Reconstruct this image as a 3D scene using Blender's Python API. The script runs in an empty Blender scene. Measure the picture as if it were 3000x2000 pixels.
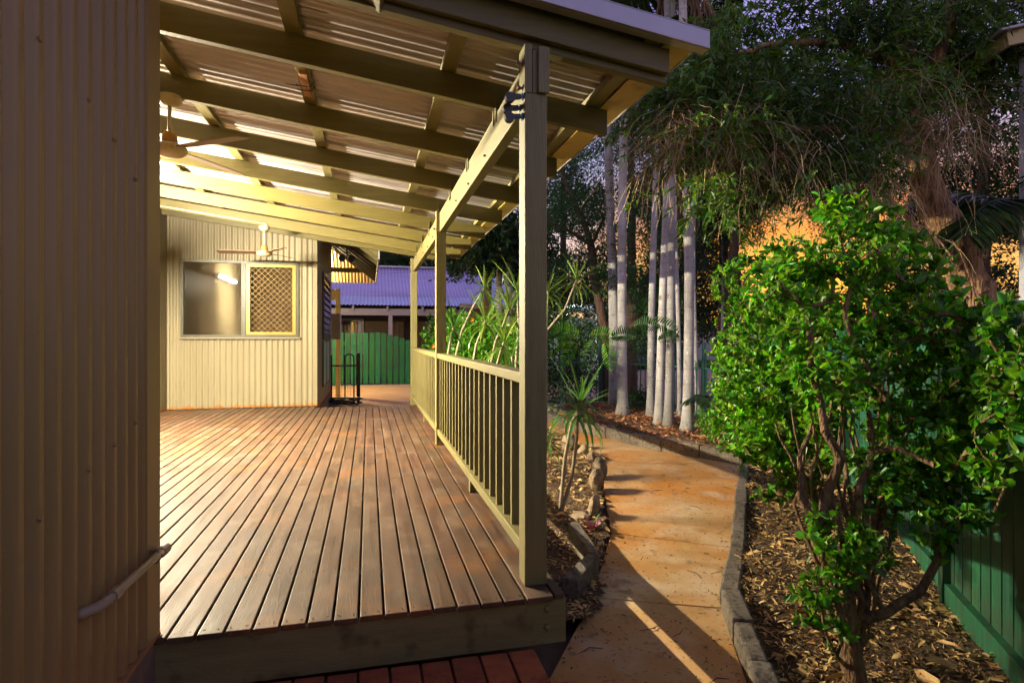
import bpy, math, random
import numpy as np
from mathutils import Vector, Matrix

R = math.radians
rng = np.random.default_rng(7)
random.seed(7)
SC = bpy.context.scene
COL = SC.collection

# ------------------------------------------------------------------ camera
H = 0.985                       # eye height above the deck boards (deck top is z = 0)
F, U0, V0 = 1710.0, 1500.0, 989.0
YAW = math.atan(420 / F)
SN, CS = math.sin(YAW), math.cos(YAW)
cam = bpy.data.cameras.new("camera")
cam.sensor_width = 36
cam.lens = 36 * F / 3000
cam.shift_y = -11 / 3000
cam.clip_start, cam.clip_end = 0.05, 500
co = bpy.data.objects.new("camera", cam)
co.location = (0, 0, H)
co.rotation_euler = (R(90), 0, -YAW)
COL.objects.link(co)
SC.camera = co

# ------------------------------------------------------------------ sky
SUNSET = R(41)                  # bearing of the afterglow, clockwise from +Y
w = bpy.data.worlds.new("World")
SC.world = w
w.use_nodes = True
nt = w.node_tree
nt.nodes.clear()


def nn(t, kind, **kw):
    n = t.nodes.new(kind)
    for k_, v_ in kw.items():
        setattr(n, k_, v_)
    return n


def ramp(t, stops, interp='LINEAR'):
    r = nn(t, 'ShaderNodeValToRGB')
    r.color_ramp.interpolation = interp
    e = r.color_ramp.elements
    while len(e) < len(stops):
        e.new(0.5)
    for el, (p, c) in zip(e, stops):
        el.position = p
        el.color = (*c, 1) if len(c) == 3 else c
    return r


def build_sky():
    t = nt
    out = nn(t, 'ShaderNodeOutputWorld')
    sky = nn(t, 'ShaderNodeTexSky', sky_type='NISHITA', sun_disc=False)
    sky.sun_elevation = R(1.0)
    sky.sun_rotation = SUNSET
    bg1 = nn(t, 'ShaderNodeBackground')
    bg1.inputs['Strength'].default_value = 0.02
    t.links.new(sky.outputs[0], bg1.inputs['Color'])
    tc = nn(t, 'ShaderNodeTexCoord')
    sep = nn(t, 'ShaderNodeSeparateXYZ')
    t.links.new(tc.outputs['Generated'], sep.inputs[0])
    glow = ramp(t, [(0.0, (0.48, 0.26, 0.04)), (0.10, (0.52, 0.255, 0.035)), (0.17, (0.48, 0.155, 0.02)), (0.23, (0.34, 0.14, 0.09)),
                    (0.28, (0.26, 0.20, 0.33)), (0.36, (0.10, 0.20, 0.46)), (0.47, (0.17, 0.145, 0.42)), (1.0, (0.115, 0.105, 0.20))])
    cool = ramp(t, [(0.0, (0.46, 0.39, 0.36)), (0.12, (0.44, 0.38, 0.38)), (0.27, (0.26, 0.27, 0.42)),
                    (0.47, (0.165, 0.145, 0.40)), (1.0, (0.115, 0.105, 0.20))])
    t.links.new(sep.outputs['Z'], glow.inputs[0])
    t.links.new(sep.outputs['Z'], cool.inputs[0])
    dot = nn(t, 'ShaderNodeVectorMath', operation='DOT_PRODUCT')
    dot.inputs[1].default_value = (math.sin(SUNSET), math.cos(SUNSET), 0)
    t.links.new(tc.outputs['Generated'], dot.inputs[0])
    mr = nn(t, 'ShaderNodeMapRange', interpolation_type='SMOOTHSTEP')
    mr.inputs['From Min'].default_value = 0.88
    mr.inputs['From Max'].default_value = 0.985
    t.links.new(dot.outputs['Value'], mr.inputs['Value'])
    mix = nn(t, 'ShaderNodeMixRGB')
    t.links.new(mr.outputs[0], mix.inputs[0])
    t.links.new(cool.outputs[0], mix.inputs[1])
    t.links.new(glow.outputs[0], mix.inputs[2])
    # clouds: lavender and pink streaks
    mp = nn(t, 'ShaderNodeMapping')
    mp.inputs['Scale'].default_value = (1.3, 1.3, 4.0)
    t.links.new(tc.outputs['Generated'], mp.inputs[0])
    no = nn(t, 'ShaderNodeTexNoise')
    no.inputs['Scale'].default_value = 3.2
    no.inputs['Detail'].default_value = 7
    t.links.new(mp.outputs[0], no.inputs['Vector'])
    cr = ramp(t, [(0.47, (0, 0, 0)), (0.66, (1, 1, 1))])
    t.links.new(no.outputs[0], cr.inputs[0])
    cc = ramp(t, [(0.0, (0.52, 0.36, 0.10)), (0.16, (0.46, 0.13, 0.045)), (0.22, (0.34, 0.15, 0.12)), (0.30, (0.42, 0.34, 0.48)), (0.5, (0.30, 0.22, 0.46)), (1, (0.17, 0.14, 0.26))])
    t.links.new(sep.outputs['Z'], cc.inputs[0])
    ms = nn(t, 'ShaderNodeMath', operation='MULTIPLY')
    ms.inputs[1].default_value = 0.5
    t.links.new(cr.outputs[0], ms.inputs[0])
    mix2 = nn(t, 'ShaderNodeMixRGB')
    t.links.new(ms.outputs[0], mix2.inputs[0])
    t.links.new(mix.outputs[0], mix2.inputs[1])
    t.links.new(cc.outputs[0], mix2.inputs[2])
    bg2 = nn(t, 'ShaderNodeBackground')
    bg2.inputs['Strength'].default_value = 1.0
    t.links.new(mix2.outputs[0], bg2.inputs['Color'])
    add = nn(t, 'ShaderNodeAddShader')
    t.links.new(bg1.outputs[0], add.inputs[0])
    t.links.new(bg2.outputs[0], add.inputs[1])
    t.links.new(add.outputs[0], out.inputs['Surface'])


build_sky()
TUBE_STRENGTH = 4100.0           # the fluorescent tube on the verandah wall
SC.view_settings.view_transform = 'Standard'
SC.view_settings.look = 'None'
SC.view_settings.exposure = 1.08
SC.view_settings.gamma = 1.0
SC.view_settings.use_curve_mapping = False
SC.cycles.use_denoising = True
SC.cycles.max_bounces = 6
SC.cycles.diffuse_bounces = 3
SC.cycles.glossy_bounces = 3
SC.cycles.transmission_bounces = 5
SC.cycles.transparent_max_bounces = 8
SC.cycles.sample_clamp_indirect = 6
SC.cycles.caustics_reflective = False
SC.cycles.caustics_refractive = False


# ------------------------------------------------------------------ measuring helpers (photo -> place)
G = -0.30                       # ground level


def ray(u, v):
    k_ = (u - U0) / F
    return Vector((SN + CS * k_, CS - SN * k_, (V0 - v) / F))


def at(u, v, d):                # point at depth d
    return Vector((0, 0, H)) + ray(u, v) * d


def gz(u, v, z=G):              # point at height z
    r = ray(u, v)
    return Vector((0, 0, H)) + r * ((z - H) / r.z)


def ay(u, v, Y):
    r = ray(u, v)
    return Vector((0, 0, H)) + r * (Y / r.y)


# ------------------------------------------------------------------ mesh helpers
class MB:
    def __init__(s):
        s.v, s.f = [], []

    def add(s, vs, fs):
        o = len(s.v)
        s.v += [tuple(p) for p in vs]
        s.f += [tuple(i + o for i in f) for f in fs]
        return s

    def box(s, x0, x1, y0, y1, z0, z1):
        return s.hexa([(x0, y0, z0), (x1, y0, z0), (x1, y1, z0), (x0, y1, z0),
                       (x0, y0, z1), (x1, y0, z1), (x1, y1, z1), (x0, y1, z1)])

    def hexa(s, p):             # 4 bottom points (ccw from above), 4 top points
        return s.add(p, [(3, 2, 1, 0), (4, 5, 6, 7), (0, 1, 5, 4), (1, 2, 6, 5), (2, 3, 7, 6), (3, 0, 4, 7)])

    def bar(s, a, b, wd, ht, up=(0, 0, 1)):   # rectangular bar from a to b
        a, b = Vector(a), Vector(b)
        d = (b - a).normalized()
        sd = d.cross(Vector(up)).normalized()
        u = sd.cross(d).normalized()
        sd, u = sd * wd / 2, u * ht / 2
        return s.hexa([a - sd - u, a + sd - u, b + sd - u, b - sd - u, a - sd + u, a + sd + u, b + sd + u, b - sd + u])

    def tube(s, pts, rad, n=8, cap=True):
        pts = [Vector(p) for p in pts]
        if not hasattr(rad, '__len__'):
            rad = [rad] * len(pts)
        ref = Vector((0.13, 0.31, 0.94))
        rings = []
        for i, p in enumerate(pts):
            d = (pts[min(i + 1, len(pts) - 1)] - pts[max(i - 1, 0)]).normalized()
            a = d.cross(ref)
            if a.length < 1e-3:
                a = d.cross(Vector((1, 0, 0)))
            a.normalize()
            b = d.cross(a)
            rings.append([p + (a * math.cos(2 * math.pi * j / n) + b * math.sin(2 * math.pi * j / n)) * rad[i] for j in range(n)])
        o = len(s.v)
        for r in rings:
            s.v += [tuple(p) for p in r]
        for i in range(len(rings) - 1):
            for j in range(n):
                k_ = (j + 1) % n
                s.f.append((o + i * n + j, o + (i + 1) * n + j, o + (i + 1) * n + k_, o + i * n + k_))
        if cap:
            s.f.append(tuple(o + j for j in range(n)))
            s.f.append(tuple(o + (len(rings) - 1) * n + j for j in reversed(range(n))))
        return s

    def lathe(s, prof, c=(0, 0, 0), n=20):    # prof: (radius, z)
        o = len(s.v)
        for r, z in prof:
            for j in range(n):
                a = 2 * math.pi * j / n
                s.v.append((c[0] + r * math.cos(a), c[1] + r * math.sin(a), c[2] + z))
        for i in range(len(prof) - 1):
            for j in range(n):
                k_ = (j + 1) % n
                s.f.append((o + i * n + j, o + i * n + k_, o + (i + 1) * n + k_, o + (i + 1) * n + j))
        s.f.append(tuple(o + j for j in reversed(range(n))))
        s.f.append(tuple(o + (len(prof) - 1) * n + j for j in range(n)))
        return s

    def prism(s, poly, z0, z1):               # flat polygon (ccw) given thickness
        n = len(poly)
        vs = [(p[0], p[1], z0) for p in poly] + [(p[0], p[1], z1) for p in poly]
        fs = [tuple(reversed(range(n))), tuple(range(n, 2 * n))]
        fs += [(i, (i + 1) % n, n + (i + 1) % n, n + i) for i in range(n)]
        return s.add(vs, fs)

    def mesh(s, name):
        m = bpy.data.meshes.new(name)
        m.from_pydata(s.v, [], s.f)
        m.validate()
        m.update()
        return m


def tag(o, label=None, cat=None, group=None, kind=None):
    if label:
        o['label'] = label
    if cat:
        o['category'] = cat
    if group:
        o['group'] = group
    if kind:
        o['kind'] = kind
    return o


def link(name, me, mat=None, parent=None, smooth=False, bevel=0, loc=None, rot=None):
    if isinstance(me, MB):
        me = me.mesh(name)
    if mat is not None and not me.materials:
        me.materials.append(mat)
    if smooth:
        me.polygons.foreach_set('use_smooth', [True] * len(me.polygons))
    o = bpy.data.objects.new(name, me)
    COL.objects.link(o)
    if parent:
        o.parent = parent
    if loc is not None:
        o.location = loc
    if rot is not None:
        o.rotation_euler = rot
    if bevel:
        b = o.modifiers.new('bevel', 'BEVEL')
        b.width, b.segments, b.limit_method = bevel, 2, 'ANGLE'
    return o


def empty(name, loc=(0, 0, 0), label=None, cat=None, group=None, kind=None):
    o = bpy.data.objects.new(name, None)
    o.empty_display_size = 0.1
    COL.objects.link(o)
    o.location = loc
    tag(o, label, cat, group, kind)
    return o


def fast_mesh(name, V, Fc, mat=None):         # numpy arrays, all faces the same size
    m = bpy.data.meshes.new(name)
    n, k_ = Fc.shape
    m.vertices.add(len(V))
    m.vertices.foreach_set('co', np.asarray(V, dtype=np.float32).ravel())
    m.loops.add(n * k_)
    m.loops.foreach_set('vertex_index', Fc.astype(np.int32).ravel())
    m.polygons.add(n)
    m.polygons.foreach_set('loop_start', np.arange(0, n * k_, k_, dtype=np.int32))
    m.update(calc_edges=True)
    if mat:
        m.materials.append(mat)
    return m


def unit(a):
    return a / np.maximum(np.linalg.norm(a, axis=-1, keepdims=True), 1e-9)


def leaf_arrays(P, D, N, L, Wd, fold=0.15, shape='oval'):
    """P base points, D directions, N rough normals, L lengths, Wd widths -> verts, quads"""
    P, D, N = map(np.asarray, (P, D, N))
    D = unit(D)
    S = unit(np.cross(D, N))
    N = unit(np.cross(S, D))
    L = np.broadcast_to(L, (len(P),))[:, None]
    Wd = np.broadcast_to(Wd, (len(P),))[:, None]
    if shape == 'oval':
        a, b, wa, wb = 0.30, 0.72, 0.46, 0.42
    else:                       # narrow blade, widest low
        a, b, wa, wb = 0.25, 0.7, 0.5, 0.36
    up = N * Wd * fold
    tip = P + D * L - N * L * 0.10
    v = np.stack([P, P + D * L * a + S * Wd * wa + up, P + D * L * b + S * Wd * wb + up * 0.7, tip,
                  P + D * L * b - S * Wd * wb + up * 0.7, P + D * L * a - S * Wd * wa + up], 1)
    base = np.arange(len(P))[:, None] * 6
    q = np.concatenate([base + np.array([[0, 1, 2, 3]]), base + np.array([[0, 3, 4, 5]])], 0)
    return v.reshape(-1, 3), q


def strip_arrays(P, D, N, L, Wd):
    """cheap leaves: one diamond each"""
    P, D, N = map(np.asarray, (P, D, N))
    D = unit(D)
    S = unit(np.cross(D, N))
    L = np.broadcast_to(L, (len(P),))[:, None]
    Wd = np.broadcast_to(Wd, (len(P),))[:, None]
    v = np.stack([P, P + D * L * 0.4 + S * Wd / 2, P + D * L, P + D * L * 0.4 - S * Wd / 2], 1)
    q = np.arange(len(P))[:, None] * 4 + np.array([[0, 1, 2, 3]])
    return v.reshape(-1, 3), q


def rand_unit(n):
    return unit(rng.normal(size=(n, 3)))


def corrugated(p0, along, up, length, height, pitch=0.0757, amp=0.009, per=8, normal=None):
    """wavy sheet: waves count along `along`, ribs run along `up`"""
    p0, along, up = Vector(p0), Vector(along).normalized(), Vector(up).normalized()
    n = Vector(normal) if normal else along.cross(up)
    cols = max(2, int(length / pitch * per))
    m = MB()
    for i in range(cols + 1):
        s_ = length * i / cols
        ph = 2 * math.pi * s_ / pitch
        off = amp * math.sin(ph) + 0.22 * amp * math.sin(3 * ph)
        b = p0 + along * s_ + n * off
        m.v += [tuple(b), tuple(b + up * height)]
    for i in range(cols):
        m.f.append((2 * i, 2 * i + 2, 2 * i + 3, 2 * i + 1))
    return m


# ------------------------------------------------------------------ materials
MATS = {}


def M(name, stops, scale=6, rough=0.6, bump=0.15, bscale=60, stretch=(1, 1, 1), metallic=0, spec=0.5,
      detail=5, jitter=0.0, hue=0.0, coat=0, dist=0.0, rvar=0.0, island=False, bdist=0.01):
    """noise-coloured principled material; jitter = lightness change from object to object"""
    if name in MATS:
        return MATS[name]
    m = bpy.data.materials.new(name)
    MATS[name] = m
    m.use_nodes = True
    t = m.node_tree
    pb = t.nodes['Principled BSDF']
    tc = nn(t, 'ShaderNodeTexCoord')
    mp = nn(t, 'ShaderNodeMapping')
    mp.inputs['Scale'].default_value = stretch
    t.links.new(tc.outputs['Object'], mp.inputs[0])
    vec = mp.outputs[0]
    rnd = None
    if jitter:
        oi = nn(t, 'ShaderNodeObjectInfo')
        rnd = oi.outputs['Random']
        va = nn(t, 'ShaderNodeVectorMath', operation='ADD')
        sc = nn(t, 'ShaderNodeMath', operation='MULTIPLY')
        sc.inputs[1].default_value = 37.0
        t.links.new(rnd, sc.inputs[0])
        t.links.new(vec, va.inputs[0])
        t.links.new(sc.outputs[0], va.inputs[1])
        vec = va.outputs[0]
    if island:
        ge = nn(t, 'ShaderNodeNewGeometry')
        rnd = ge.outputs['Random Per Island']
    no = nn(t, 'ShaderNodeTexNoise')
    no.inputs['Scale'].default_value = scale
    no.inputs['Detail'].default_value = detail
    no.inputs['Roughness'].default_value = 0.62
    no.inputs['Distortion'].default_value = dist
    t.links.new(vec, no.inputs['Vector'])
    k_ = len(stops)
    if not isinstance(stops[0][0], (tuple, list)):
        stops = [(0.30 + 0.40 * i / max(1, k_ - 1), c) for i, c in enumerate(stops)]
    cr = ramp(t, stops)
    t.links.new(no.outputs[0], cr.inputs[0])
    colour = cr.outputs[0]
    if rnd is not None:
        hs = nn(t, 'ShaderNodeHueSaturation')
        j = jitter if jitter else 0.35
        mr = nn(t, 'ShaderNodeMapRange')
        mr.inputs['To Min'].default_value = 1 - j
        mr.inputs['To Max'].default_value = 1 + j
        t.links.new(rnd, mr.inputs['Value'])
        t.links.new(mr.outputs[0], hs.inputs['Value'])
        if hue:
            mh = nn(t, 'ShaderNodeMapRange')
            mh.inputs['To Min'].default_value = 0.5 - hue
            mh.inputs['To Max'].default_value = 0.5 + hue
            fr = nn(t, 'ShaderNodeMath', operation='FRACT')
            mu = nn(t, 'ShaderNodeMath', operation='MULTIPLY')
            mu.inputs[1].default_value = 7.31
            t.links.new(rnd, mu.inputs[0])
            t.links.new(mu.outputs[0], fr.inputs[0])
            t.links.new(fr.outputs[0], mh.inputs['Value'])
            t.links.new(mh.outputs[0], hs.inputs['Hue'])
        t.links.new(colour, hs.inputs['Color'])
        colour = hs.outputs[0]
    t.links.new(colour, pb.inputs['Base Color'])
    pb.inputs['Roughness'].default_value = rough
    if rvar:
        rr = nn(t, 'ShaderNodeMapRange')
        rr.inputs['From Min'].default_value = 0.3
        rr.inputs['From Max'].default_value = 0.7
        rr.inputs['To Min'].default_value = max(0.05, rough - rvar)
        rr.inputs['To Max'].default_value = min(1, rough + rvar)
        t.links.new(no.outputs[0], rr.inputs['Value'])
        t.links.new(rr.outputs[0], pb.inputs['Roughness'])
    pb.inputs['Metallic'].default_value = metallic
    pb.inputs['Specular IOR Level'].default_value = spec
    pb.inputs['Coat Weight'].default_value = coat
    if bump:
        n2 = nn(t, 'ShaderNodeTexNoise')
        n2.inputs['Scale'].default_value = bscale
        n2.inputs['Detail'].default_value = 3
        t.links.new(vec, n2.inputs['Vector'])
        bp = nn(t, 'ShaderNodeBump')
        bp.inputs['Strength'].default_value = bump
        bp.inputs['Distance'].default_value = bdist
        t.links.new(n2.outputs[0], bp.inputs['Height'])
        t.links.new(bp.outputs[0], pb.inputs['Normal'])
    return m


def overlay(m, colour, scale, lo, hi, amount=1.0, stretch=(1, 1, 1), zrange=None):
    """stains with a shape of their own: a second noise (optionally held near a height) mixed over the base colour"""
    t = m.node_tree
    pb = t.nodes['Principled BSDF']
    src = pb.inputs['Base Color'].links[0].from_socket
    tc = nn(t, 'ShaderNodeTexCoord')
    mp = nn(t, 'ShaderNodeMapping')
    mp.inputs['Scale'].default_value = stretch
    mp.inputs['Location'].default_value = (3.1 * scale, 1.7, 0.6)
    t.links.new(tc.outputs['Object'], mp.inputs[0])
    no = nn(t, 'ShaderNodeTexNoise')
    no.inputs['Scale'].default_value = scale
    no.inputs['Detail'].default_value = 4
    t.links.new(mp.outputs[0], no.inputs['Vector'])
    mr = nn(t, 'ShaderNodeMapRange')
    mr.inputs['From Min'].default_value = lo
    mr.inputs['From Max'].default_value = hi
    mr.inputs['To Max'].default_value = amount
    fac = no.outputs[0]
    if zrange:
        sp = nn(t, 'ShaderNodeSeparateXYZ')
        t.links.new(tc.outputs['Object'], sp.inputs[0])
        zr = nn(t, 'ShaderNodeMapRange')
        zr.inputs['From Min'].default_value = zrange[0]
        zr.inputs['From Max'].default_value = zrange[1]
        zr.inputs['To Min'].default_value = 0.42
        zr.inputs['To Max'].default_value = -0.4
        zr.clamp = True
        t.links.new(sp.outputs['Z'], zr.inputs['Value'])
        ad = nn(t, 'ShaderNodeMath', operation='ADD')
        t.links.new(fac, ad.inputs[0])
        t.links.new(zr.outputs[0], ad.inputs[1])
        fac = ad.outputs[0]
    t.links.new(fac, mr.inputs['Value'])
    mx = nn(t, 'ShaderNodeMixRGB')
    t.links.new(mr.outputs[0], mx.inputs[0])
    t.links.new(src, mx.inputs[1])
    mx.inputs[2].default_value = (*colour, 1)
    t.links.new(mx.outputs[0], pb.inputs['Base Color'])
    return m


def leafmat(name, c1, c2, rough=0.4, trans=0.35, jitter=0.45, hue=0.03, spec=0.5, per_object=False):
    m = M(name, [c1, c2], scale=1.3, rough=rough, bump=0, spec=spec, jitter=jitter, hue=hue, island=not per_object, detail=2)
    t = m.node_tree
    pb = t.nodes['Principled BSDF']
    out = [n for n in t.nodes if n.type == 'OUTPUT_MATERIAL'][0]
    tr = nn(t, 'ShaderNodeBsdfTranslucent')
    src = pb.inputs['Base Color'].links[0].from_socket
    br = nn(t, 'ShaderNodeMixRGB', blend_type='MULTIPLY')
    br.inputs[0].default_value = 1
    br.inputs[2].default_value = (1.5, 1.6, 0.7, 1)
    t.links.new(src, br.inputs[1])
    t.links.new(br.outputs[0], tr.inputs['Color'])
    mx = nn(t, 'ShaderNodeMixShader')
    mx.inputs[0].default_value = trans
    t.links.new(pb.outputs[0], mx.inputs[1])
    t.links.new(tr.outputs[0], mx.inputs[2])
    t.links.new(mx.outputs[0], out.inputs['Surface'])
    return m


def emit(name, col, strength):
    m = bpy.data.materials.new(name)
    m.use_nodes = True
    t = m.node_tree
    pb = t.nodes['Principled BSDF']
    pb.inputs['Emission Color'].default_value = (*col, 1)
    pb.inputs['Emission Strength'].default_value = strength
    pb.inputs['Base Color'].default_value = (*col, 1)
    return m


def glassmat(name, tint=(1, 1, 1), refl=0.12):
    m = bpy.data.materials.new(name)
    m.use_nodes = True
    t = m.node_tree
    t.nodes.clear()
    out = nn(t, 'ShaderNodeOutputMaterial')
    tr = nn(t, 'ShaderNodeBsdfTransparent')
    tr.inputs[0].default_value = (*tint, 1)
    gl = nn(t, 'ShaderNodeBsdfGlossy')
    gl.inputs['Roughness'].default_value = 0.015
    fr = nn(t, 'ShaderNodeFresnel')
    fr.inputs[0].default_value = 1.5
    mr = nn(t, 'ShaderNodeMapRange')
    mr.inputs['To Min'].default_value = refl
    t.links.new(fr.outputs[0], mr.inputs['Value'])
    mx = nn(t, 'ShaderNodeMixShader')
    t.links.new(mr.outputs[0], mx.inputs[0])
    t.links.new(tr.outputs[0], mx.inputs[1])
    t.links.new(gl.outputs[0], mx.inputs[2])
    t.links.new(mx.outputs[0], out.inputs['Surface'])
    return m


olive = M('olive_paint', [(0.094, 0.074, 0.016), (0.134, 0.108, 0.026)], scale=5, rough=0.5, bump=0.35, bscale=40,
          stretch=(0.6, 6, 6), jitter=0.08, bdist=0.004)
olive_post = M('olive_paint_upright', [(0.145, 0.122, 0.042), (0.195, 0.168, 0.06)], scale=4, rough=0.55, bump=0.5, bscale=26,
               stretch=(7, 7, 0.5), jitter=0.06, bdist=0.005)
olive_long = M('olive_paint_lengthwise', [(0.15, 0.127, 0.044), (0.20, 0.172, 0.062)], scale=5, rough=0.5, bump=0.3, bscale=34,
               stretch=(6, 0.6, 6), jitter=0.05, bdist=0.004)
fasciam = overlay(M('fascia_paint', [(0.13, 0.115, 0.045), (0.20, 0.175, 0.07)], scale=4, rough=0.6, bump=0.4, bscale=40,
                    stretch=(0.7, 5, 5), bdist=0.004), (0.05, 0.035, 0.015), 9, 0.56, 0.68, 0.7)
deckm = M('deck_timber', [(0.046, 0.0225, 0.0105), (0.077, 0.039, 0.019), (0.116, 0.066, 0.037)], scale=2.2, rough=0.58, bump=0.28, bscale=22, spec=0.4,
          stretch=(10, 0.8, 3), jitter=0.17, hue=0.010, rvar=0.16, bdist=0.003)
overlay(deckm, (0.165, 0.118, 0.082), 4.5, 0.54, 0.70, 0.5, (1.3, 0.9, 1))
overlay(deckm, (0.18, 0.068, 0.013), 3.0, 0.56, 0.67, 0.5, (0.9, 1.0, 1))
overlay(deckm, (0.055, 0.042, 0.03), 6.0, 0.58, 0.72, 0.6, (1.6, 0.8, 1))
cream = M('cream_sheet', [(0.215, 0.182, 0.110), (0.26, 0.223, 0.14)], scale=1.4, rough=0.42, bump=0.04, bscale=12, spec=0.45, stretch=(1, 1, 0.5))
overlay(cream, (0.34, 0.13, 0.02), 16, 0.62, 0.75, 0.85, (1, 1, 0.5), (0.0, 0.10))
nearwall = overlay(M('cream_sheet_shaded_worn', [(0.215, 0.130, 0.040), (0.265, 0.170, 0.062)], scale=1.2, rough=0.45, bump=0.06, bscale=30, stretch=(1, 1, 0.4)),  # same cream sheet, browner: the dim light is put into its colour
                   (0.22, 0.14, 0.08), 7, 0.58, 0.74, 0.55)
roofm = M('roof_sheet_underside', [(0.37, 0.33, 0.325), (0.44, 0.40, 0.395)], scale=5, rough=0.33, bump=0.02, bscale=70, metallic=0.2)
goldm = overlay(M('eave_lining', [(0.50, 0.33, 0.06), (0.62, 0.44, 0.10)], scale=3, rough=0.42, bump=0.08, bscale=30), (0.16, 0.10, 0.03), 6, 0.55, 0.7, 0.7)
capm = M('capping_metal', [(0.38, 0.36, 0.40), (0.44, 0.42, 0.46)], scale=3, rough=0.38, bump=0.03, metallic=0.35)
concrete = M('path_concrete', [(0.42, 0.22, 0.065), (0.52, 0.32, 0.13), (0.62, 0.46, 0.27)], scale=1.9, rough=0.75, bump=0.35, bscale=120, bdist=0.004)
overlay(concrete, (0.54, 0.20, 0.012), 1.3, 0.33, 0.62, 0.9)
overlay(concrete, (0.66, 0.52, 0.36), 2.6, 0.55, 0.70, 0.55)
overlay(concrete, (0.10, 0.05, 0.025), 55, 0.60, 0.70, 0.7)
overlay(concrete, (0.09, 0.05, 0.03), 5, 0.62, 0.72, 0.45)
overlay(concrete, (0.13, 0.08, 0.05), 12, 0.60, 0.74, 0.6)
drive = overlay(M('driveway_concrete', [(0.46, 0.28, 0.13), (0.56, 0.38, 0.2)], scale=0.9, rough=0.8, bump=0.2, bscale=60), (0.5, 0.24, 0.07), 0.5, 0.45, 0.65, 0.7)
kerbm = overlay(M('kerb_concrete', [(0.115, 0.092, 0.068), (0.20, 0.16, 0.12)], scale=9, rough=0.9, bump=0.7, bscale=90, jitter=0.15, bdist=0.006),
                (0.045, 0.036, 0.024), 40, 0.50, 0.64, 0.85)
brickm = overlay(M('red_brick', [(0.28, 0.065, 0.022), (0.42, 0.12, 0.04)], scale=10, rough=0.85, bump=0.6, bscale=120, jitter=0.22, bdist=0.004),
                 (0.10, 0.04, 0.02), 16, 0.56, 0.7, 0.7)
stonem = overlay(M('garden_stone', [(0.22, 0.15, 0.09), (0.40, 0.29, 0.18)], scale=7, rough=0.9, bump=0.9, bscale=26, jitter=0.15, bdist=0.012),
                 (0.10, 0.085, 0.06), 10, 0.52, 0.64, 0.85)
soilm = M('mulch_soil', [(0.055, 0.032, 0.016), (0.13, 0.075, 0.035)], scale=24, rough=0.95, bump=0.8, bscale=60, bdist=0.02)
chipm = M('mulch_chip', [(0.36, 0.20, 0.065), (0.70, 0.48, 0.20)], scale=9, rough=0.85, bump=0.1, island=True, hue=0.015)
chipred = M('mulch_chip_red', [(0.30, 0.10, 0.03), (0.54, 0.25, 0.09)], scale=9, rough=0.85, bump=0.1, island=True, hue=0.015)
groundm = M('earth', [(0.10, 0.065, 0.035), (0.17, 0.11, 0.06)], scale=2.0, rough=0.95, bump=0.5, bscale=15)
barkm = overlay(M('shrub_bark', [(0.12, 0.06, 0.024), (0.34, 0.20, 0.10)], scale=12, rough=0.85, bump=1.0, bscale=26, stretch=(4, 4, 0.8), bdist=0.02),
                (0.07, 0.04, 0.02), 18, 0.5, 0.66, 0.7)
barkdark = M('dark_bark', [(0.07, 0.04, 0.028), (0.16, 0.09, 0.06)], scale=8, rough=0.9, bump=1.0, bscale=20, stretch=(4, 4, 0.8), bdist=0.02)
paperbark = overlay(M('paper_bark', [(0.20, 0.10, 0.045), (0.42, 0.25, 0.12)], scale=7, rough=0.9, bump=1.0, bscale=9, stretch=(5, 5, 0.7), bdist=0.04),
                    (0.07, 0.035, 0.018), 12, 0.48, 0.6, 0.85, (2.5, 2.5, 0.5))
twigm = M('dead_twig', [(0.30, 0.18, 0.075), (0.62, 0.46, 0.25)], scale=3, rough=0.8, bump=0, island=True, hue=0.02)
twiggrey = M('grey_twig', [(0.07, 0.045, 0.025), (0.16, 0.11, 0.065)], scale=3, rough=0.8, bump=0, island=True, hue=0.02)
palmm = M('palm_trunk', [(0.27, 0.25, 0.235), (0.52, 0.50, 0.48)], scale=4, rough=0.75, bump=0.4, bscale=30, stretch=(1, 1, 0.35), jitter=0.25, bdist=0.006)
overlay(palmm, (0.75, 0.73, 0.70), 28, 0.62, 0.70, 0.7)
overlay(palmm, (0.16, 0.11, 0.08), 11, 0.62, 0.70, 0.8)
overlay(palmm, (0.20, 0.18, 0.14), 2.2, 0.50, 0.68, 0.7, (1, 1, 0.5))
greenfence = overlay(M('green_paint', [(0.009, 0.085, 0.040), (0.020, 0.15, 0.07)], scale=4, rough=0.55, bump=0.5, bscale=26, stretch=(6, 6, 0.5), jitter=0.28, hue=0.012, bdist=0.004),
                     (0.045, 0.05, 0.03), 9, 0.50, 0.66, 0.8, (2.5, 2.5, 0.7))
gategreen = overlay(M('gate_green_paint', [(0.008, 0.13, 0.045), (0.018, 0.20, 0.075)], scale=3, rough=0.55, bump=0.4, bscale=20, stretch=(6, 6, 0.5), jitter=0.25, hue=0.02, bdist=0.004),
                    (0.02, 0.09, 0.07), 4, 0.5, 0.7, 0.6)
poolgreen = M('green_steel', [(0.02, 0.10, 0.075), (0.035, 0.14, 0.10)], scale=8, rough=0.4, bump=0.05)
blacksteel = M('black_steel', [(0.006, 0.006, 0.006), (0.014, 0.013, 0.012)], scale=8, rough=0.4, bump=0.05)
blackplastic = M('black_plastic', [(0.012, 0.012, 0.013), (0.022, 0.022, 0.024)], scale=8, rough=0.35, bump=0.05)
bluem = M('blue_plastic', [(0.03, 0.16, 0.36), (0.05, 0.22, 0.45)], scale=8, rough=0.4, bump=0)
steelm = M('rusty_steel', [(0.16, 0.10, 0.06), (0.30, 0.24, 0.17)], scale=30, rough=0.5, bump=0.2, metallic=0.6)
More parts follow.
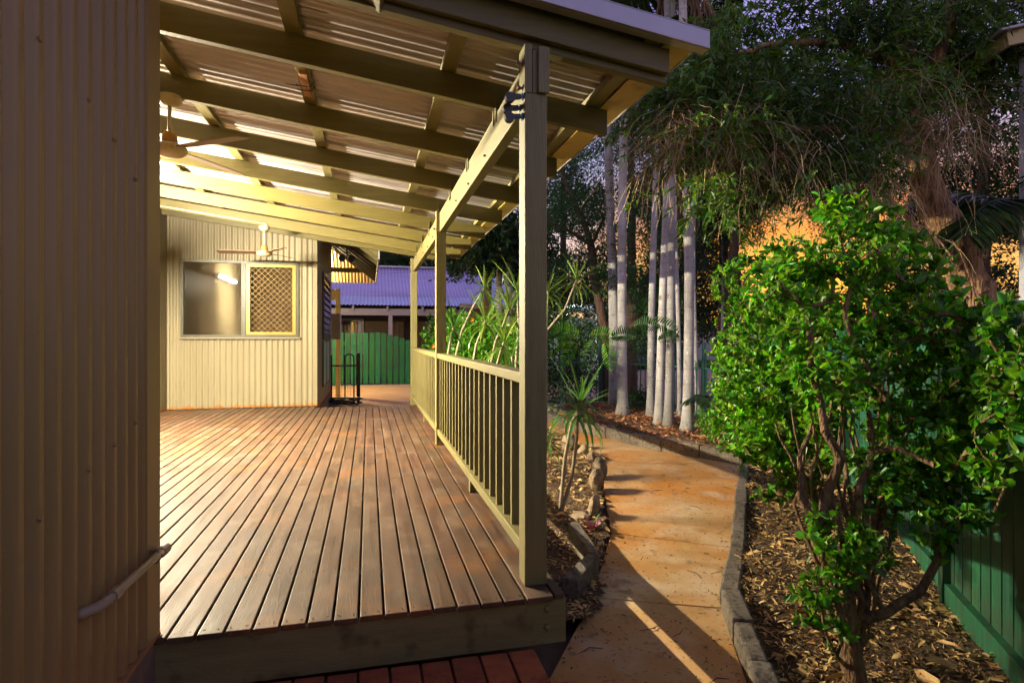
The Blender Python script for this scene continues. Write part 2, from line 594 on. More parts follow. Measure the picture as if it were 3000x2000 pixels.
whitefan = overlay(M('fan_enamel', [(0.46, 0.38, 0.24), (0.56, 0.48, 0.33)], scale=8, rough=0.4, bump=0.03), (0.45, 0.20, 0.04), 16, 0.58, 0.72, 0.8)
rustfan = M('fan_rust', [(0.32, 0.13, 0.02), (0.58, 0.34, 0.10)], scale=24, rough=0.7, bump=0.2)
bladem = M('fan_blade', [(0.15, 0.08, 0.036), (0.21, 0.12, 0.06)], scale=6, rough=0.5, bump=0.08, stretch=(1, 6, 6))
framedark = M('window_frame', [(0.045, 0.042, 0.02), (0.065, 0.06, 0.03)], scale=8, rough=0.4, bump=0.03)
framegold = M('screen_frame', [(0.27, 0.17, 0.03), (0.35, 0.235, 0.055)], scale=8, rough=0.35, metallic=0.4, bump=0.03)
grillem = M('grille_metal', [(0.16, 0.10, 0.03), (0.26, 0.18, 0.06)], scale=8, rough=0.4, metallic=0.4, bump=0)
roomm = M('room_wall', [(0.34, 0.25, 0.19), (0.38, 0.29, 0.22)], scale=1, rough=0.9, bump=0)
curtainm = M('curtain_cloth', [(0.50, 0.40, 0.30), (0.60, 0.50, 0.38)], scale=3, rough=0.9, bump=0.1)
pipem = M('conduit_plastic', [(0.22, 0.165, 0.10), (0.28, 0.215, 0.14)], scale=8, rough=0.45, bump=0.03)
pipewhite = M('conduit_white', [(0.62, 0.56, 0.38), (0.7, 0.64, 0.46)], scale=8, rough=0.45, bump=0.03)
nroof = overlay(M('neighbour_roof', [(0.40, 0.34, 0.58), (0.56, 0.48, 0.74)], scale=1.2, rough=0.35, bump=0.03, metallic=0.2, stretch=(0.4, 2.2, 2.2), rvar=0.1),
                (0.34, 0.22, 0.36), 1.1, 0.5, 0.62, 0.5, (0.15, 1.8, 1.8))
nroof2 = M('neighbour_roof_low', [(0.42, 0.46, 0.66), (0.54, 0.58, 0.78)], scale=2, rough=0.3, bump=0.03, metallic=0.2)
nwall = M('brown_cladding', [(0.10, 0.065, 0.045), (0.15, 0.10, 0.07)], scale=4, rough=0.7, bump=0.1, jitter=0.1)
ntrim = M('lilac_trim', [(0.30, 0.27, 0.33), (0.38, 0.34, 0.40)], scale=4, rough=0.5, bump=0.03)
pinkdoor = M('pink_door', [(0.46, 0.27, 0.19), (0.52, 0.31, 0.22)], scale=2, rough=0.6, bump=0.02)
whitem = M('white_paint', [(0.62, 0.64, 0.62), (0.72, 0.74, 0.72)], scale=2, rough=0.5, bump=0.02)
pavem = overlay(M('pink_paving', [(0.34, 0.18, 0.16), (0.42, 0.25, 0.22)], scale=2, rough=0.8, bump=0.1), (0.30, 0.24, 0.24), 3, 0.5, 0.62, 0.6)
paleboard = M('pale_fence_board', [(0.36, 0.36, 0.34), (0.48, 0.48, 0.45)], scale=3, rough=0.8, bump=0.2, stretch=(5, 5, 0.5), jitter=0.15)
logm = M('log_edging', [(0.28, 0.25, 0.20), (0.46, 0.42, 0.34)], scale=7, rough=0.9, bump=0.6, bscale=30, stretch=(3, 3, 0.6), jitter=0.2)
shedm = overlay(M('shed_trim', [(0.46, 0.36, 0.16), (0.56, 0.45, 0.22)], scale=4, rough=0.6, bump=0.1), (0.2, 0.12, 0.05), 12, 0.55, 0.65, 0.8)
offcutm = M('brown_offcut', [(0.30, 0.12, 0.035), (0.46, 0.22, 0.08)], scale=8, rough=0.7, bump=0.3, bscale=40, stretch=(6, 1, 6))

L_bush = leafmat('shrub_leaf', (0.060, 0.185, 0.008), (0.15, 0.37, 0.018), rough=0.38, trans=0.42, jitter=0.6, hue=0.035)
L_bush1 = leafmat('shrub_leaf_single', (0.060, 0.185, 0.008), (0.15, 0.37, 0.018), rough=0.33, trans=0.40, jitter=0.45, hue=0.025, per_object=True)
L_needle = leafmat('weeping_leaf', (0.022, 0.062, 0.004), (0.095, 0.20, 0.010), rough=0.5, trans=0.3, jitter=0.5, hue=0.035)
L_dark = leafmat('dark_leaf', (0.010, 0.036, 0.008), (0.028, 0.078, 0.016), rough=0.45, trans=0.22, jitter=0.5, hue=0.03)
L_feather = leafmat('feather_leaf', (0.020, 0.070, 0.016), (0.045, 0.13, 0.028), rough=0.5, trans=0.3, jitter=0.5, hue=0.03)
L_hedge = leafmat('hedge_leaf', (0.018, 0.06, 0.010), (0.05, 0.13, 0.02), rough=0.35, trans=0.25, jitter=0.55, hue=0.03)
L_frond = leafmat('palm_leaf', (0.035, 0.075, 0.025), (0.065, 0.12, 0.04), rough=0.45, trans=0.25, jitter=0.35, hue=0.02)
L_deadfrond = leafmat('dead_palm_leaf', (0.24, 0.15, 0.12), (0.36, 0.24, 0.18), rough=0.7, trans=0.2, jitter=0.3, hue=0.02)
L_drac = leafmat('dracaena_leaf', (0.085, 0.17, 0.022), (0.17, 0.26, 0.05), rough=0.38, trans=0.3, jitter=0.4, hue=0.03, per_object=True)
L_dracg = leafmat('dracaena_leaf_green', (0.045, 0.13, 0.022), (0.08, 0.19, 0.035), rough=0.38, trans=0.3, jitter=0.35, hue=0.02, per_object=True)
L_purple = leafmat('purple_leaf', (0.20, 0.015, 0.10), (0.34, 0.03, 0.18), rough=0.4, trans=0.3, jitter=0.3, hue=0.02, per_object=True)
L_grass = leafmat('grass_blade', (0.03, 0.10, 0.02), (0.06, 0.17, 0.03), rough=0.5, trans=0.3, jitter=0.4)
flowerm = M('orange_flower', [(0.75, 0.10, 0.01), (0.85, 0.2, 0.02)], scale=4, rough=0.5, bump=0)
overlay(olive_post, (0.055, 0.045, 0.02), 9, 0.58, 0.76, 0.6, (5, 5, 0.5))
overlay(olive_long, (0.07, 0.055, 0.02), 9, 0.60, 0.78, 0.5, (4, 0.6, 4))
overlay(olive, (0.06, 0.045, 0.015), 8, 0.60, 0.78, 0.5, (0.6, 4, 4))
# palm trunk rings
def palm_rings():
    t = palmm.node_tree
    pb = t.nodes['Principled BSDF']
    src = pb.inputs['Base Color'].links[0].from_socket
    tc = nn(t, 'ShaderNodeTexCoord')
    wv = nn(t, 'ShaderNodeTexWave', bands_direction='Z', wave_type='BANDS')
    wv.inputs['Scale'].default_value = 1.9
    wv.inputs['Distortion'].default_value = 5.0
    wv.inputs['Detail'].default_value = 2
    wv.inputs['Detail Scale'].default_value = 0.8
    t.links.new(tc.outputs['Object'], wv.inputs['Vector'])
    cr = ramp(t, [(0.0, (0.32, 0.28, 0.25)), (0.06, (1, 1, 1)), (1, (1, 1, 1))])
    t.links.new(wv.outputs[1], cr.inputs[0])
    mx = nn(t, 'ShaderNodeMixRGB', blend_type='MULTIPLY')
    mx.inputs[0].default_value = 0.24
    t.links.new(src, mx.inputs[1])
    t.links.new(cr.outputs[0], mx.inputs[2])
    t.links.new(mx.outputs[0], pb.inputs['Base Color'])


palm_rings()
# PART2
# ================================================================== ground, path, beds
def sheet(name, poly, z, mat, kind='structure', th=0.04):
    o = link(name, MB().prism(poly, z - th, z), mat)
    tag(o, kind=kind)
    return o


sheet('ground', [(-90, -40), (110, -40), (110, 140), (-90, 140)], G - 0.06, groundm)
sheet('driveway', [(-0.70, 8.95), (2.2, 8.95), (2.7, 16.1), (-3.0, 16.1)], G, drive)
sheet('footpath', [(-3.0, 16.12), (3.4, 16.12), (3.4, 16.36), (-3.0, 16.36)], G + 0.004, M('pale_concrete', [(0.46, 0.38, 0.32), (0.54, 0.46, 0.40)], scale=2, rough=0.8))

path = empty('garden_path', kind='structure')
PL = [(0.45, 1.0), gz(1600, 2000), gz(1735, 1748), gz(1790, 1560), gz(1769, 1427), gz(1772, 1346), gz(1700, 1304), gz(1612, 1252), (2.35, 9.6)]
PR = [(0.95, 1.0), gz(2190, 2000), gz(2114, 1780), gz(2142, 1602), gz(2155, 1456), gz(2170, 1362), gz(1930, 1318), gz(1655, 1254), (2.75, 9.6)]
PL = [Vector((p[0], p[1])) for p in PL]
PR = [Vector((p[0], p[1])) for p in PR]


def slab(a, b, c, d, name='slab'):          # left/right of near joint, right/left of far joint
    n = 10
    gap = 0.006
    fw = ((c + d) - (a + b)).normalized() * gap
    pts = [a + fw, b + fw, c - fw, d - fw]
    link(name, MB().prism(pts, G - 0.07, G), concrete, path, bevel=0.006)


# cumulative joints: 0-2 first slab, then one slab per joint pair
m0 = MB().prism([PL[0], PR[0], PR[1], PR[2] + Vector((0, -0.006)), PL[2] + Vector((0, -0.006)), PL[1]], G - 0.07, G)
link('slab', m0, concrete, path, bevel=0.006)
for i in range(2, 8):
    slab(PL[i], PR[i], PR[i + 1], PL[i + 1])
# a few dry twigs and leaf scraps lying on the concrete
lit = MB()
for i in range(210):
    t_ = rng.random()
    k_ = rng.integers(1, 5)
    s_ = rng.random()
    a = PL[k_].lerp(PL[k_ + 1], t_)
    b = PR[k_].lerp(PR[k_ + 1], t_)
    p = a.lerp(b, 0.03 + 0.94 * (s_ if rng.random() < 0.3 else (s_ ** 3 if rng.random() < 0.4 else 1 - s_ ** 3 * 0.6)))
    an = rng.random() * 6.28
    ln = rng.uniform(0.004, 0.020) if i > 18 else rng.uniform(0.05, 0.13)
    q = p + Vector((math.cos(an), math.sin(an))) * ln
    mid = (p + q) / 2 + Vector((math.sin(an), -math.cos(an))) * ln * 0.15
    lit.tube([(p.x, p.y, G + 0.003), (mid.x, mid.y, G + 0.008), (q.x, q.y, G + 0.003)], [0.0012, 0.0022, 0.001], 4)
tag(link('leaf_litter', lit, barkdark), 'dry twigs and leaf scraps scattered over the orange path', 'litter', kind='stuff')


def inside(poly, x, y):
    c = np.zeros(len(x), bool)
    n = len(poly)
    for i in range(n):
        x0, y0 = poly[i][0], poly[i][1]
        x1, y1 = poly[(i + 1) % n][0], poly[(i + 1) % n][1]
        cond = (y0 > y) != (y1 > y)
        with np.errstate(divide='ignore', invalid='ignore'):
            xi = (x1 - x0) * (y - y0) / (y1 - y0) + x0
        c ^= cond & (x < xi)
    return c


def bump_z(x, y):
    return 0.012 * np.sin(5.1 * x + 1.3 * y) + 0.012 * np.sin(4.3 * y - 2.2 * x + 1) + 0.008 * np.sin(13 * x + 9 * y)


def bed(name, poly, z, n, label, mat=chipm, long=(0.012, 0.05), slope=None):
    """mulched bed: an uneven soil sheet and the loose chips on it"""
    poly = [(p[0], p[1]) for p in poly]
    xs = [p[0] for p in poly]
    ys = [p[1] for p in poly]
    st = 0.06
    X, Y = np.meshgrid(np.arange(min(xs), max(xs) + st, st), np.arange(min(ys), max(ys) + st, st))
    zf = (lambda x, y: z + bump_z(x, y)) if slope is None else (lambda x, y: slope(x, y) + bump_z(x, y))
    Z = zf(X, Y)
    V = np.stack([X, Y, Z], -1).reshape(-1, 3)
    r, c = X.shape
    i0 = (np.arange(r - 1)[:, None] * c + np.arange(c - 1)[None, :]).ravel()
    Q = np.stack([i0, i0 + 1, i0 + c + 1, i0 + c], 1)
    cx = V[Q].mean(1)
    Q = Q[inside(poly, cx[:, 0], cx[:, 1])]
    o = link(name, fast_mesh(name, V, Q, soilm), None, None, smooth=True)
    tag(o, kind='structure')
    x = rng.uniform(min(xs), max(xs), n * 4)
    y = rng.uniform(min(ys), max(ys), n * 4)
    d = np.hypot(x, y)
    keep = inside(poly, x, y) & (rng.random(n * 4) < np.clip((2.2 / d) ** 1.4, 0.05, 1))
    x, y, d = x[keep][:n], y[keep][:n], d[keep][:n]
    k_ = len(x)
    P = np.stack([x, y, zf(x, y) + rng.uniform(0.0, 0.022, k_)], 1)
    D = rng.normal(size=(k_, 3)) * np.array([1, 1, 0.28])
    N = unit(rng.normal(size=(k_, 3)) * 0.5 + np.array([0, 0, 1]))
    L = rng.uniform(*long, k_) * np.clip(rng.lognormal(-0.15, 0.35, k_), 0.3, 1.7) * np.clip(d / 3.2, 1, 2.0) * np.where(rng.random(k_) < 0.06, 2.0, 1)
    Wd = L * rng.uniform(0.14, 0.42, k_)
    st_ = rng.random(k_) < 0.05                # straw and twigs among the chips
    L = np.where(st_, rng.uniform(0.05, 0.13, k_), L)
    Wd = np.where(st_, 0.0045, Wd)
    v, q = leaf_arrays(P, D, N, L, Wd, 0.12, 'blade')
    oc = link('mulch', fast_mesh('mulch', v, q, mat))
    tag(oc, label, 'mulch', kind='stuff')
    return zf


FA, FB = Vector((2.20, 1.61)) * 1.04, Vector((2.622, 2.244)) * 1.04     # foot of the green board fence
FD = (FB - FA).normalized()
KR = [PR[0], PR[1], PR[2], PR[3], PR[4], PR[5]]
right_bed = [(p.x + 0.06, p.y) for p in KR] + [(4.2, 5.4), (4.9, 6.2), (5.4, 6.0), tuple(FA + FD * 4.2 + Vector((.4, -.25))), tuple(FA - FD * 1.2 + Vector((.4, -.25))), (1.3, 0.6)]
zr = bed('garden_bed', right_bed, G + 0.035, 30000, 'coarse tan wood chip mulch under the leafy shrubs by the green board fence', chipm, (0.011, 0.042))
back_bed = [(p.x + 0.02, p.y + 0.03) for p in PR[5:8]] + [(2.72, 8.4), (2.9, 10.2), (4.2, 9.9), (4.8, 8.6), (5.3, 6.2), (4.4, 5.3)]
zb_ = bed('garden_bed', back_bed, G + 0.10, 9000, 'reddish bark mulch around the feet of the palms', chipred, (0.014, 0.045))
left_bed = [(0.78, 2.45), (0.95, 2.45), (1.1, 2.66)] + [(p.x - 0.04, p.y) for p in PL[3:8]] + [(2.2, 9.3), (0.9, 9.3), (0.78, 8.6)]
zl = bed('garden_bed', left_bed, G + 0.02, 10000, 'pale straw coloured wood chips between the deck railing and the path', chipm, (0.012, 0.04))


# ---- kerbs
def kerb_run(parent, pts, wd, h0, h1, side, blen, mat=kerbm, end=None):
    """blocks laid along a polyline; side=+1 puts them to the right of the walking direction"""
    pts = [Vector((p[0], p[1])) for p in pts]
    for a, b in zip(pts[:-1], pts[1:]):
        n = max(1, round((b - a).length / blen))
        d = (b - a).normalized()
        s_ = Vector((d.y, -d.x)) * side
        for i in range(n):
            p = a + (b - a) * (i / n) + d * 0.004
            q = a + (b - a) * ((i + 1) / n) - d * 0.004
            j = rng.uniform(-0.006, 0.006)
            jj = rng.uniform(-0.006, 0.006)
            p2, q2 = p + s_ * (wd + j), q + s_ * (wd + j)
            p = p + s_ * jj
            q = q + s_ * jj
            pl = [p, p2, q2, q] if side > 0 else [p2, p, q, q2]
            link('kerb_block', MB().prism(pl, h0, h1 + j), mat, parent, bevel=0.012)


kr = empty('kerb', kind='structure')
kerb_run(kr, [PR[0], PR[1], PR[2]], 0.085, G - 0.1, G + 0.095, 1, 0.40)
kerb_run(kr, [PR[2] + Vector((0.01, 0.03)), PR[3], PR[4], PR[5]], 0.085, G - 0.1, G + 0.07, 1, 0.42)
kb = empty('kerb', kind='structure')
kerb_run(kb, [PR[5], gz(2049, 1341).xy, gz(1938, 1322).xy, gz(1844, 1301).xy, gz(1772, 1284).xy, gz(1651, 1255).xy, (2.66, 9.3)], 0.10, G - 0.1, G + 0.135, 1, 0.46)

# ---- two broken concrete blocks and the stones between bed and path


def rock(name, c, size, rot, label, seed, mat=stonem, cat='stone', group=None):
    r_ = np.random.default_rng(seed)
    import bmesh
    bm = bmesh.new()
    bmesh.ops.create_icosphere(bm, subdivisions=3, radius=1)
    offs = [(unit(r_.normal(size=3)), r_.uniform(0.62, 0.95)) for _ in range(9)]
    for v in bm.verts:
        p = np.array(v.co)
        for n, d in offs:
            k_ = p @ n - d
            if k_ > 0:
                p = p - n * k_ * 0.9
        p = p * (1 + 0.03 * math.sin(7 * p[0] + seed) * math.cos(6 * p[1] + 5 * p[2]))
        v.co = p * np.array(size)
    me = bpy.data.meshes.new(name)
    bm.to_mesh(me)
    bm.free()
    o = link(name, me, mat, loc=c, rot=rot)
    return tag(o, label, cat, group)


def stone_px(u, v, wpx, hpx, depth, label, seed, tilt=(0, 0, 0), z=G):
    p = gz(u, v, z)
    d = p.x * SN + p.y * CS
    wx, hz = wpx * d / F / 2, hpx * d / F / 2
    return rock('garden_stone', (p.x, p.y, z + hz * 0.72), (wx, depth / 2, hz), (tilt[0], tilt[1], -YAW + tilt[2]), label, seed, group='stones edging the garden bed')


stone_px(1742, 1512, 34, 78, 0.20, 'tall pale split stone standing on edge, nearest the post along the path', 3, (0.05, 0.1, -0.35))
stone_px(1748, 1440, 44, 80, 0.26, 'long mottled grey stone between the split stone and the lichened one', 5, (0, 0, -0.4))
stone_px(1757, 1400, 44, 74, 0.26, 'long lichened stone lining the path edge halfway along the bed', 8, (0, 0, -0.3))
stone_px(1733, 1350, 26, 40, 0.12, 'small upright reddish stone beyond the lichened stone', 13, (0, 0.2, 0))
stone_px(1706, 1335, 28, 44, 0.14, 'leaning flat stone beside the big tan boulder', 21, (0, 0.3, 0.2))
stone_px(1668, 1318, 52, 62, 0.22, 'big tan boulder at the far end of the mulch bed', 34, (0, 0, 0.3))
stone_px(1758, 1552, 40, 30, 0.14, 'low dark stone behind the purple leaved plant', 55)
stone_px(1702, 1528, 62, 34, 0.18, 'flat grey boulder half sunk in the mulch by the dracaena stems', 89)


def block(pxs, z0, z1, label):
    pts = [gz(u, v, z1).xy for u, v in pxs]
    o = link('concrete_block', MB().prism(pts, z0, z1), kerbm, bevel=0.006)
    tag(o, label, 'block', 'old concrete blocks by the deck corner')


block([(1730, 1618), (1754, 1612), (1692, 1522), (1664, 1532)], G - 0.05, G + 0.12, 'tan concrete edging block slanting behind the dark one near the deck corner')
block([(1694, 1700), (1756, 1618), (1722, 1620), (1644, 1690)], G - 0.05, G + 0.11, 'dark concrete edging block nearest the deck corner with a streak of light across it')

# ---- brick step in front of the deck
bs = empty('brick_paving', kind='structure')
bm_ = MB().box(-0.045, 0.045, -0.11, 0.11, -0.06, 0.0).mesh('brick')
bm_.materials.append(brickm)
y0 = 2.155
for r_ in range(4):
    for c_ in range(14):
        x = 0.615 - 0.109 * c_ - 0.052 + (0.054 if r_ % 2 else 0)
        if x < -0.80:
            continue
        o = link('brick', bm_, None, bs, bevel=0.005, loc=(x, y0 - 0.116 - 0.232 * r_, -0.20 + rng.uniform(-0.003, 0.003)), rot=(rng.uniform(-.012, .012), rng.uniform(-.012, .012), rng.uniform(-.012, .012)))
        o.scale = (1.12, 1, 1)
link('mortar_bed', MB().box(-0.80, 0.60, 1.2, 2.15, G - 0.05, -0.214), M('step_mortar', [(0.05, 0.025, 0.015), (0.09, 0.045, 0.025)], scale=30, rough=0.95), bs)

# ================================================================== deck
deck = empty('timber_deck', (0, 5.4, 0), 'weathered brown timber deck of narrow boards along the house', 'deck')


def dk(name, mb, mat, **kw):
    for i, p in enumerate(mb.v):
        mb.v[i] = (p[0], p[1] - 5.4, p[2])
    return link(name, mb, mat, deck, **kw)


PITCH = 0.0875
x = 0.735
i = 0
edges = [0.738, 0.690]
while edges[-1] > -2.70:
    edges.append(0.5785 - PITCH * (len(edges) - 2))
jrng = random.Random(4)
for a, b in zip(edges[1:], edges[:-1]):
    if b - a < 0.02:
        continue
    x0, x1 = a + 0.0045, b - 0.0045
    front = 2.128 + jrng.uniform(-0.004, 0.004)
    if x1 < -0.70:
        front = 2.20
    back = 8.86 if x1 < -0.72 else 8.68 + jrng.uniform(-0.004, 0.004)
    cuts = [front]
    while back - cuts[-1] > 4.6:
        cuts.append(cuts[-1] + jrng.uniform(1.9, 3.6))
    cuts.append(back)
    if a > 0.68:
        cuts = [2.140, 8.68]
    for s_, e_ in zip(cuts[:-1], cuts[1:]):
        dk('deck_board', MB().box(x0, x1, s_ + 0.001, e_ - 0.0015, -0.021, jrng.uniform(-0.0008, 0.0008)), deckm, bevel=0.003)
dk('fascia_board', MB().box(-0.69, 0.742, 2.145, 2.178, -0.190, -0.022), fasciam, bevel=0.003)
dk('side_fascia', MB().box(0.700, 0.733, 2.180, 8.66, -0.168, -0.023), fasciam, bevel=0.003)
for yy in (2.6, 3.8, 5.0, 6.2, 7.4, 8.5):
    dk('bearer', MB().box(-2.65, 0.698, yy - 0.03, yy + 0.03, -0.15, -0.0225), fasciam)
for xx in (-2.4, -1.4, -0.5, 0.5):
    for yy in (2.6, 4.4, 6.2, 8.4):
        dk('stump', MB().box(xx - 0.04, xx + 0.04, yy - 0.04, yy + 0.04, G - 0.1, -0.151), fasciam)
for zz in (-0.055, -0.125):
    m = MB().lathe([(0.013, 0), (0.012, 0.006), (0.006, 0.010)], (0, 0, 0), 10)
    m.v = [(p[0] + 0.665, 2.145 - p[2], p[1] + zz) for p in m.v]
    dk('coach_bolt', m, fasciam, smooth=True)
nail = MB()
for a, b in zip(edges[1:], edges[:-1]):
    if b - a < 0.05 or b < -0.7:
        continue
    for yy in (2.158, 2.6, 3.8, 5.0, 6.2, 7.4):
        for f_ in (0.22, 0.78):
            for e_ in range(2 if yy < 2.3 else 1):
                cx, cy = a + (b - a) * (f_ + jrng.uniform(-.04, .04)), yy + jrng.uniform(-.006, .006)
                nail.lathe([(0.0028, 0.0003), (0.0024, 0.0016)], (cx, cy, 0), 6)
o = dk('nail_head', nail, M('nail_dark', [(0.012, 0.009, 0.007), (0.03, 0.02, 0.015)], scale=20, rough=0.6, bump=0))
tag(o, kind='stuff')

# ================================================================== verandah frame and roof
ver = empty('verandah', (0.646, 2.276, 0), 'olive painted verandah frame with exposed rafters and corrugated roof above the deck', 'verandah')
VO = Vector((0.646, 2.276, 0))


def vr(name, mb, mat, **kw):
    mb.v = [tuple(Vector(p) - VO) for p in mb.v]
    return link(name, mb, mat, ver, **kw)


def zbot(X):
    return 2.07 - 0.1354 * (X - 1.24)


POSTY = (2.276, 5.40, 8.695)
for py in POSTY:
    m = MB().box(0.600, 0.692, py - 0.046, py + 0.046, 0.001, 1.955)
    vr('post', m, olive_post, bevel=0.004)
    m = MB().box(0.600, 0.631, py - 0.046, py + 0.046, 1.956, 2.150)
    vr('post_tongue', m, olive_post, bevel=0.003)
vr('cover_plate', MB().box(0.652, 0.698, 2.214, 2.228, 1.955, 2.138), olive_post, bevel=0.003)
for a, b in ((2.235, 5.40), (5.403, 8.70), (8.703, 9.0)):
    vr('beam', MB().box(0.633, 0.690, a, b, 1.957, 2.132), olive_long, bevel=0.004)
RY = (2.27, 2.91, 3.77, 4.605, 5.44, 6.29, 7.15, 8.02, 8.60)
TH = 0.044
for i, ry in enumerate(RY):
    xa, xb = (-2.66, 1.24)
    if i == 8:
        xb = 0.98
    dpt = 0.13
    z = lambda X: zbot(X) + (0.0 if i < 8 else 0.02)
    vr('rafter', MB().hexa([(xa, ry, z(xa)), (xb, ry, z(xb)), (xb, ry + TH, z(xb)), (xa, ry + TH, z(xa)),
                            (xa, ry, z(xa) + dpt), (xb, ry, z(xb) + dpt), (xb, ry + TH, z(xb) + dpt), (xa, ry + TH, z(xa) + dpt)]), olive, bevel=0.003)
    # metal tie straps where the rafter crosses the beam
    if 0 < i < 8:
        for s_ in (-0.012, TH + 0.001):
            zz = zbot(0.632)
            vr('tie_strap', MB().hexa([(0.625, ry + s_, zz - 0.075), (0.631, ry + s_, zz - 0.075), (0.631, ry + s_ + 0.022, zz - 0.055), (0.625, ry + s_ + 0.022, zz - 0.055),
                                       (0.627, ry + s_ + 0.004, zz + 0.085), (0.630, ry + s_ + 0.004, zz + 0.085), (0.630, ry + s_ + 0.008, zz + 0.08), (0.627, ry + s_ + 0.008, zz + 0.08)]), olive_long)
# doubled front rafter and its slanting brace
xa, xb = 0.055, 1.235
vr('front_rafter', MB().hexa([(xa, 2.236, zbot(xa) + .03), (xb, 2.236, zbot(xb) + .03), (xb, 2.268, zbot(xb) + .03), (xa, 2.268, zbot(xa) + .03),
                              (xa, 2.236, zbot(xa) + .15), (xb, 2.236, zbot(xb) + .15), (xb, 2.268, zbot(xb) + .15), (xa, 2.268, zbot(xa) + .15)]), olive, bevel=0.003)
vr('brace', MB().bar((0.050, 2.250, zbot(0.05) + 0.01), (-0.36, 2.250, zbot(0.05) + 0.24), 0.034, 0.09, up=(0, -1, 0.0)), olive, bevel=0.003)
for px in (-2.55, -1.815, -1.08, -0.345, 0.39, 1.155):
    z0 = zbot(px) + 0.132
    vr('purlin', MB().box(px - 0.036, px + 0.036, 2.20, 8.64, z0, z0 + 0.038), olive_long, bevel=0.002)
# roof sheet
SL = math.hypot(1, 0.1354)
dirx = Vector((1, 0, -0.1354)).normalized()
x0r = -2.75
ztop = zbot(x0r) + 0.132 + 0.040 + 0.010
rs = corrugated((x0r, 2.18, ztop), (0, 1, 0), dirx, 6.5, (1.36 - x0r) * SL, 0.0757, 0.0085, 8)
vr('roof_sheet', rs, roofm, smooth=True)
# eave strip, gutter and front capping
vr('eave_lining', MB().box(1.196, 1.335, 2.21, 8.64, 2.2035, 2.2095), goldm)
zc = zbot(1.34) + 0.132 + 0.04
vr('gutter', MB().box(1.336, 1.345, 2.21, 8.64, 2.200, zc + 0.02), capm)
xa, xb = -2.7, 1.372
zf = lambda X: zbot(X) + 0.128
vr('barge_capping', MB().hexa([(xa, 2.150, zf(xa)), (xb, 2.150, zf(xb)), (xb, 2.160, zf(xb)), (xa, 2.160, zf(xa)),
                               (xa, 2.150, zf(xa) + 0.072), (xb, 2.150, zf(xb) + 0.072), (xb, 2.160, zf(xb) + 0.072), (xa, 2.160, zf(xa) + 0.072)]), capm, bevel=0.002)
vr('capping_lip', MB().hexa([(xa, 2.161, zf(xa)), (xb, 2.161, zf(xb)), (xb, 2.205, zf(xb)), (xa, 2.205, zf(xa)),
                             (xa, 2.161, zf(xa) + 0.004), (xb, 2.161, zf(xb) + 0.004), (xb, 2.205, zf(xb) + 0.004), (xa, 2.205, zf(xa) + 0.004)]), capm)
zt = lambda X: zf(X) + 0.073
vr('capping_top', MB().hexa([(xa, 2.150, zt(xa)), (xb, 2.150, zt(xb)), (xb, 2.30, zt(xb)), (xa, 2.30, zt(xa)),
                             (xa, 2.150, zt(xa) + 0.003), (xb, 2.150, zt(xb) + 0.003), (xb, 2.30, zt(xb) + 0.003), (xa, 2.30, zt(xa) + 0.003)]), capm)


def hexbolt(x, y, z, par_fn, mat=steelm, r=0.009, ln=0.028, axis='x'):
    m = MB().lathe([(r * 0.55, 0), (r * 0.55, ln * 0.5)], (0, 0, 0), 8)
    m.lathe([(r, ln * 0.35), (r, ln * 0.8)], (0, 0, 0), 6)
    m.lathe([(r * 1.5, 0), (r * 1.5, ln * 0.12)], (0, 0, 0), 12)
    m.v = [(x - p[2], y + p[0], z + p[1]) for p in m.v]
    par_fn('bolt', m, mat)


for py in POSTY:
    for zz in (2.085, 1.985):
        hexbolt(0.600, py - 0.01, zz, vr)
for k_ in range(3):
    hexbolt(0.633, 3.2 + 0.55 * k_, 2.0 - 0.015 * (k_ % 2), vr, blacksteel, 0.006, 0.014)
    hexbolt(0.633, 5.9 + 0.55 * k_, 2.0 - 0.015 * (k_ % 2), vr, blacksteel, 0.006, 0.014)


# ---- railing
def railing(y0, y1, label):
    cy = (y0 + y1) / 2
    r_ = empty('railing', (0.646, cy, 0), label, 'railing', 'verandah railings')
    og = Vector((0.646, cy, 0))

    def rl(name, mb, mat, **kw):
        mb.v = [tuple(Vector(p) - og) for p in mb.v]
        return link(name, mb, mat, r_, **kw)
    rl('top_rail', MB().box(0.608, 0.684, y0, y1, 0.797, 0.842), olive_long, bevel=0.004)
    rl('bottom_rail', MB().box(0.610, 0.682, y0, y1, 0.098, 0.146), olive_long, bevel=0.004)
    n = int(round((y1 - y0) / 0.157))
    st = (y1 - y0) / n
    me = MB().box(-0.021, 0.021, -0.0135, 0.0135, 0.1465, 0.7965).mesh('baluster')
    me.materials.append(olive_post)
    for i in range(n):
        link('baluster', me, None, r_, loc=(0.0, y0 + st * (i + 0.5) - cy, 0), bevel=0.002)
    for f_ in (0.45, ):
        yy = y0 + (y1 - y0) * f_
        rl('foot_block', MB().box(0.625, 0.667, yy - 0.02, yy + 0.02, 0.002, 0.0975), olive_post, bevel=0.002)


railing(2.324, 5.352, 'near bay of the olive timber railing, from the front post to the middle post')
railing(5.448, 8.647, 'far bay of the olive timber railing, beyond the middle post')


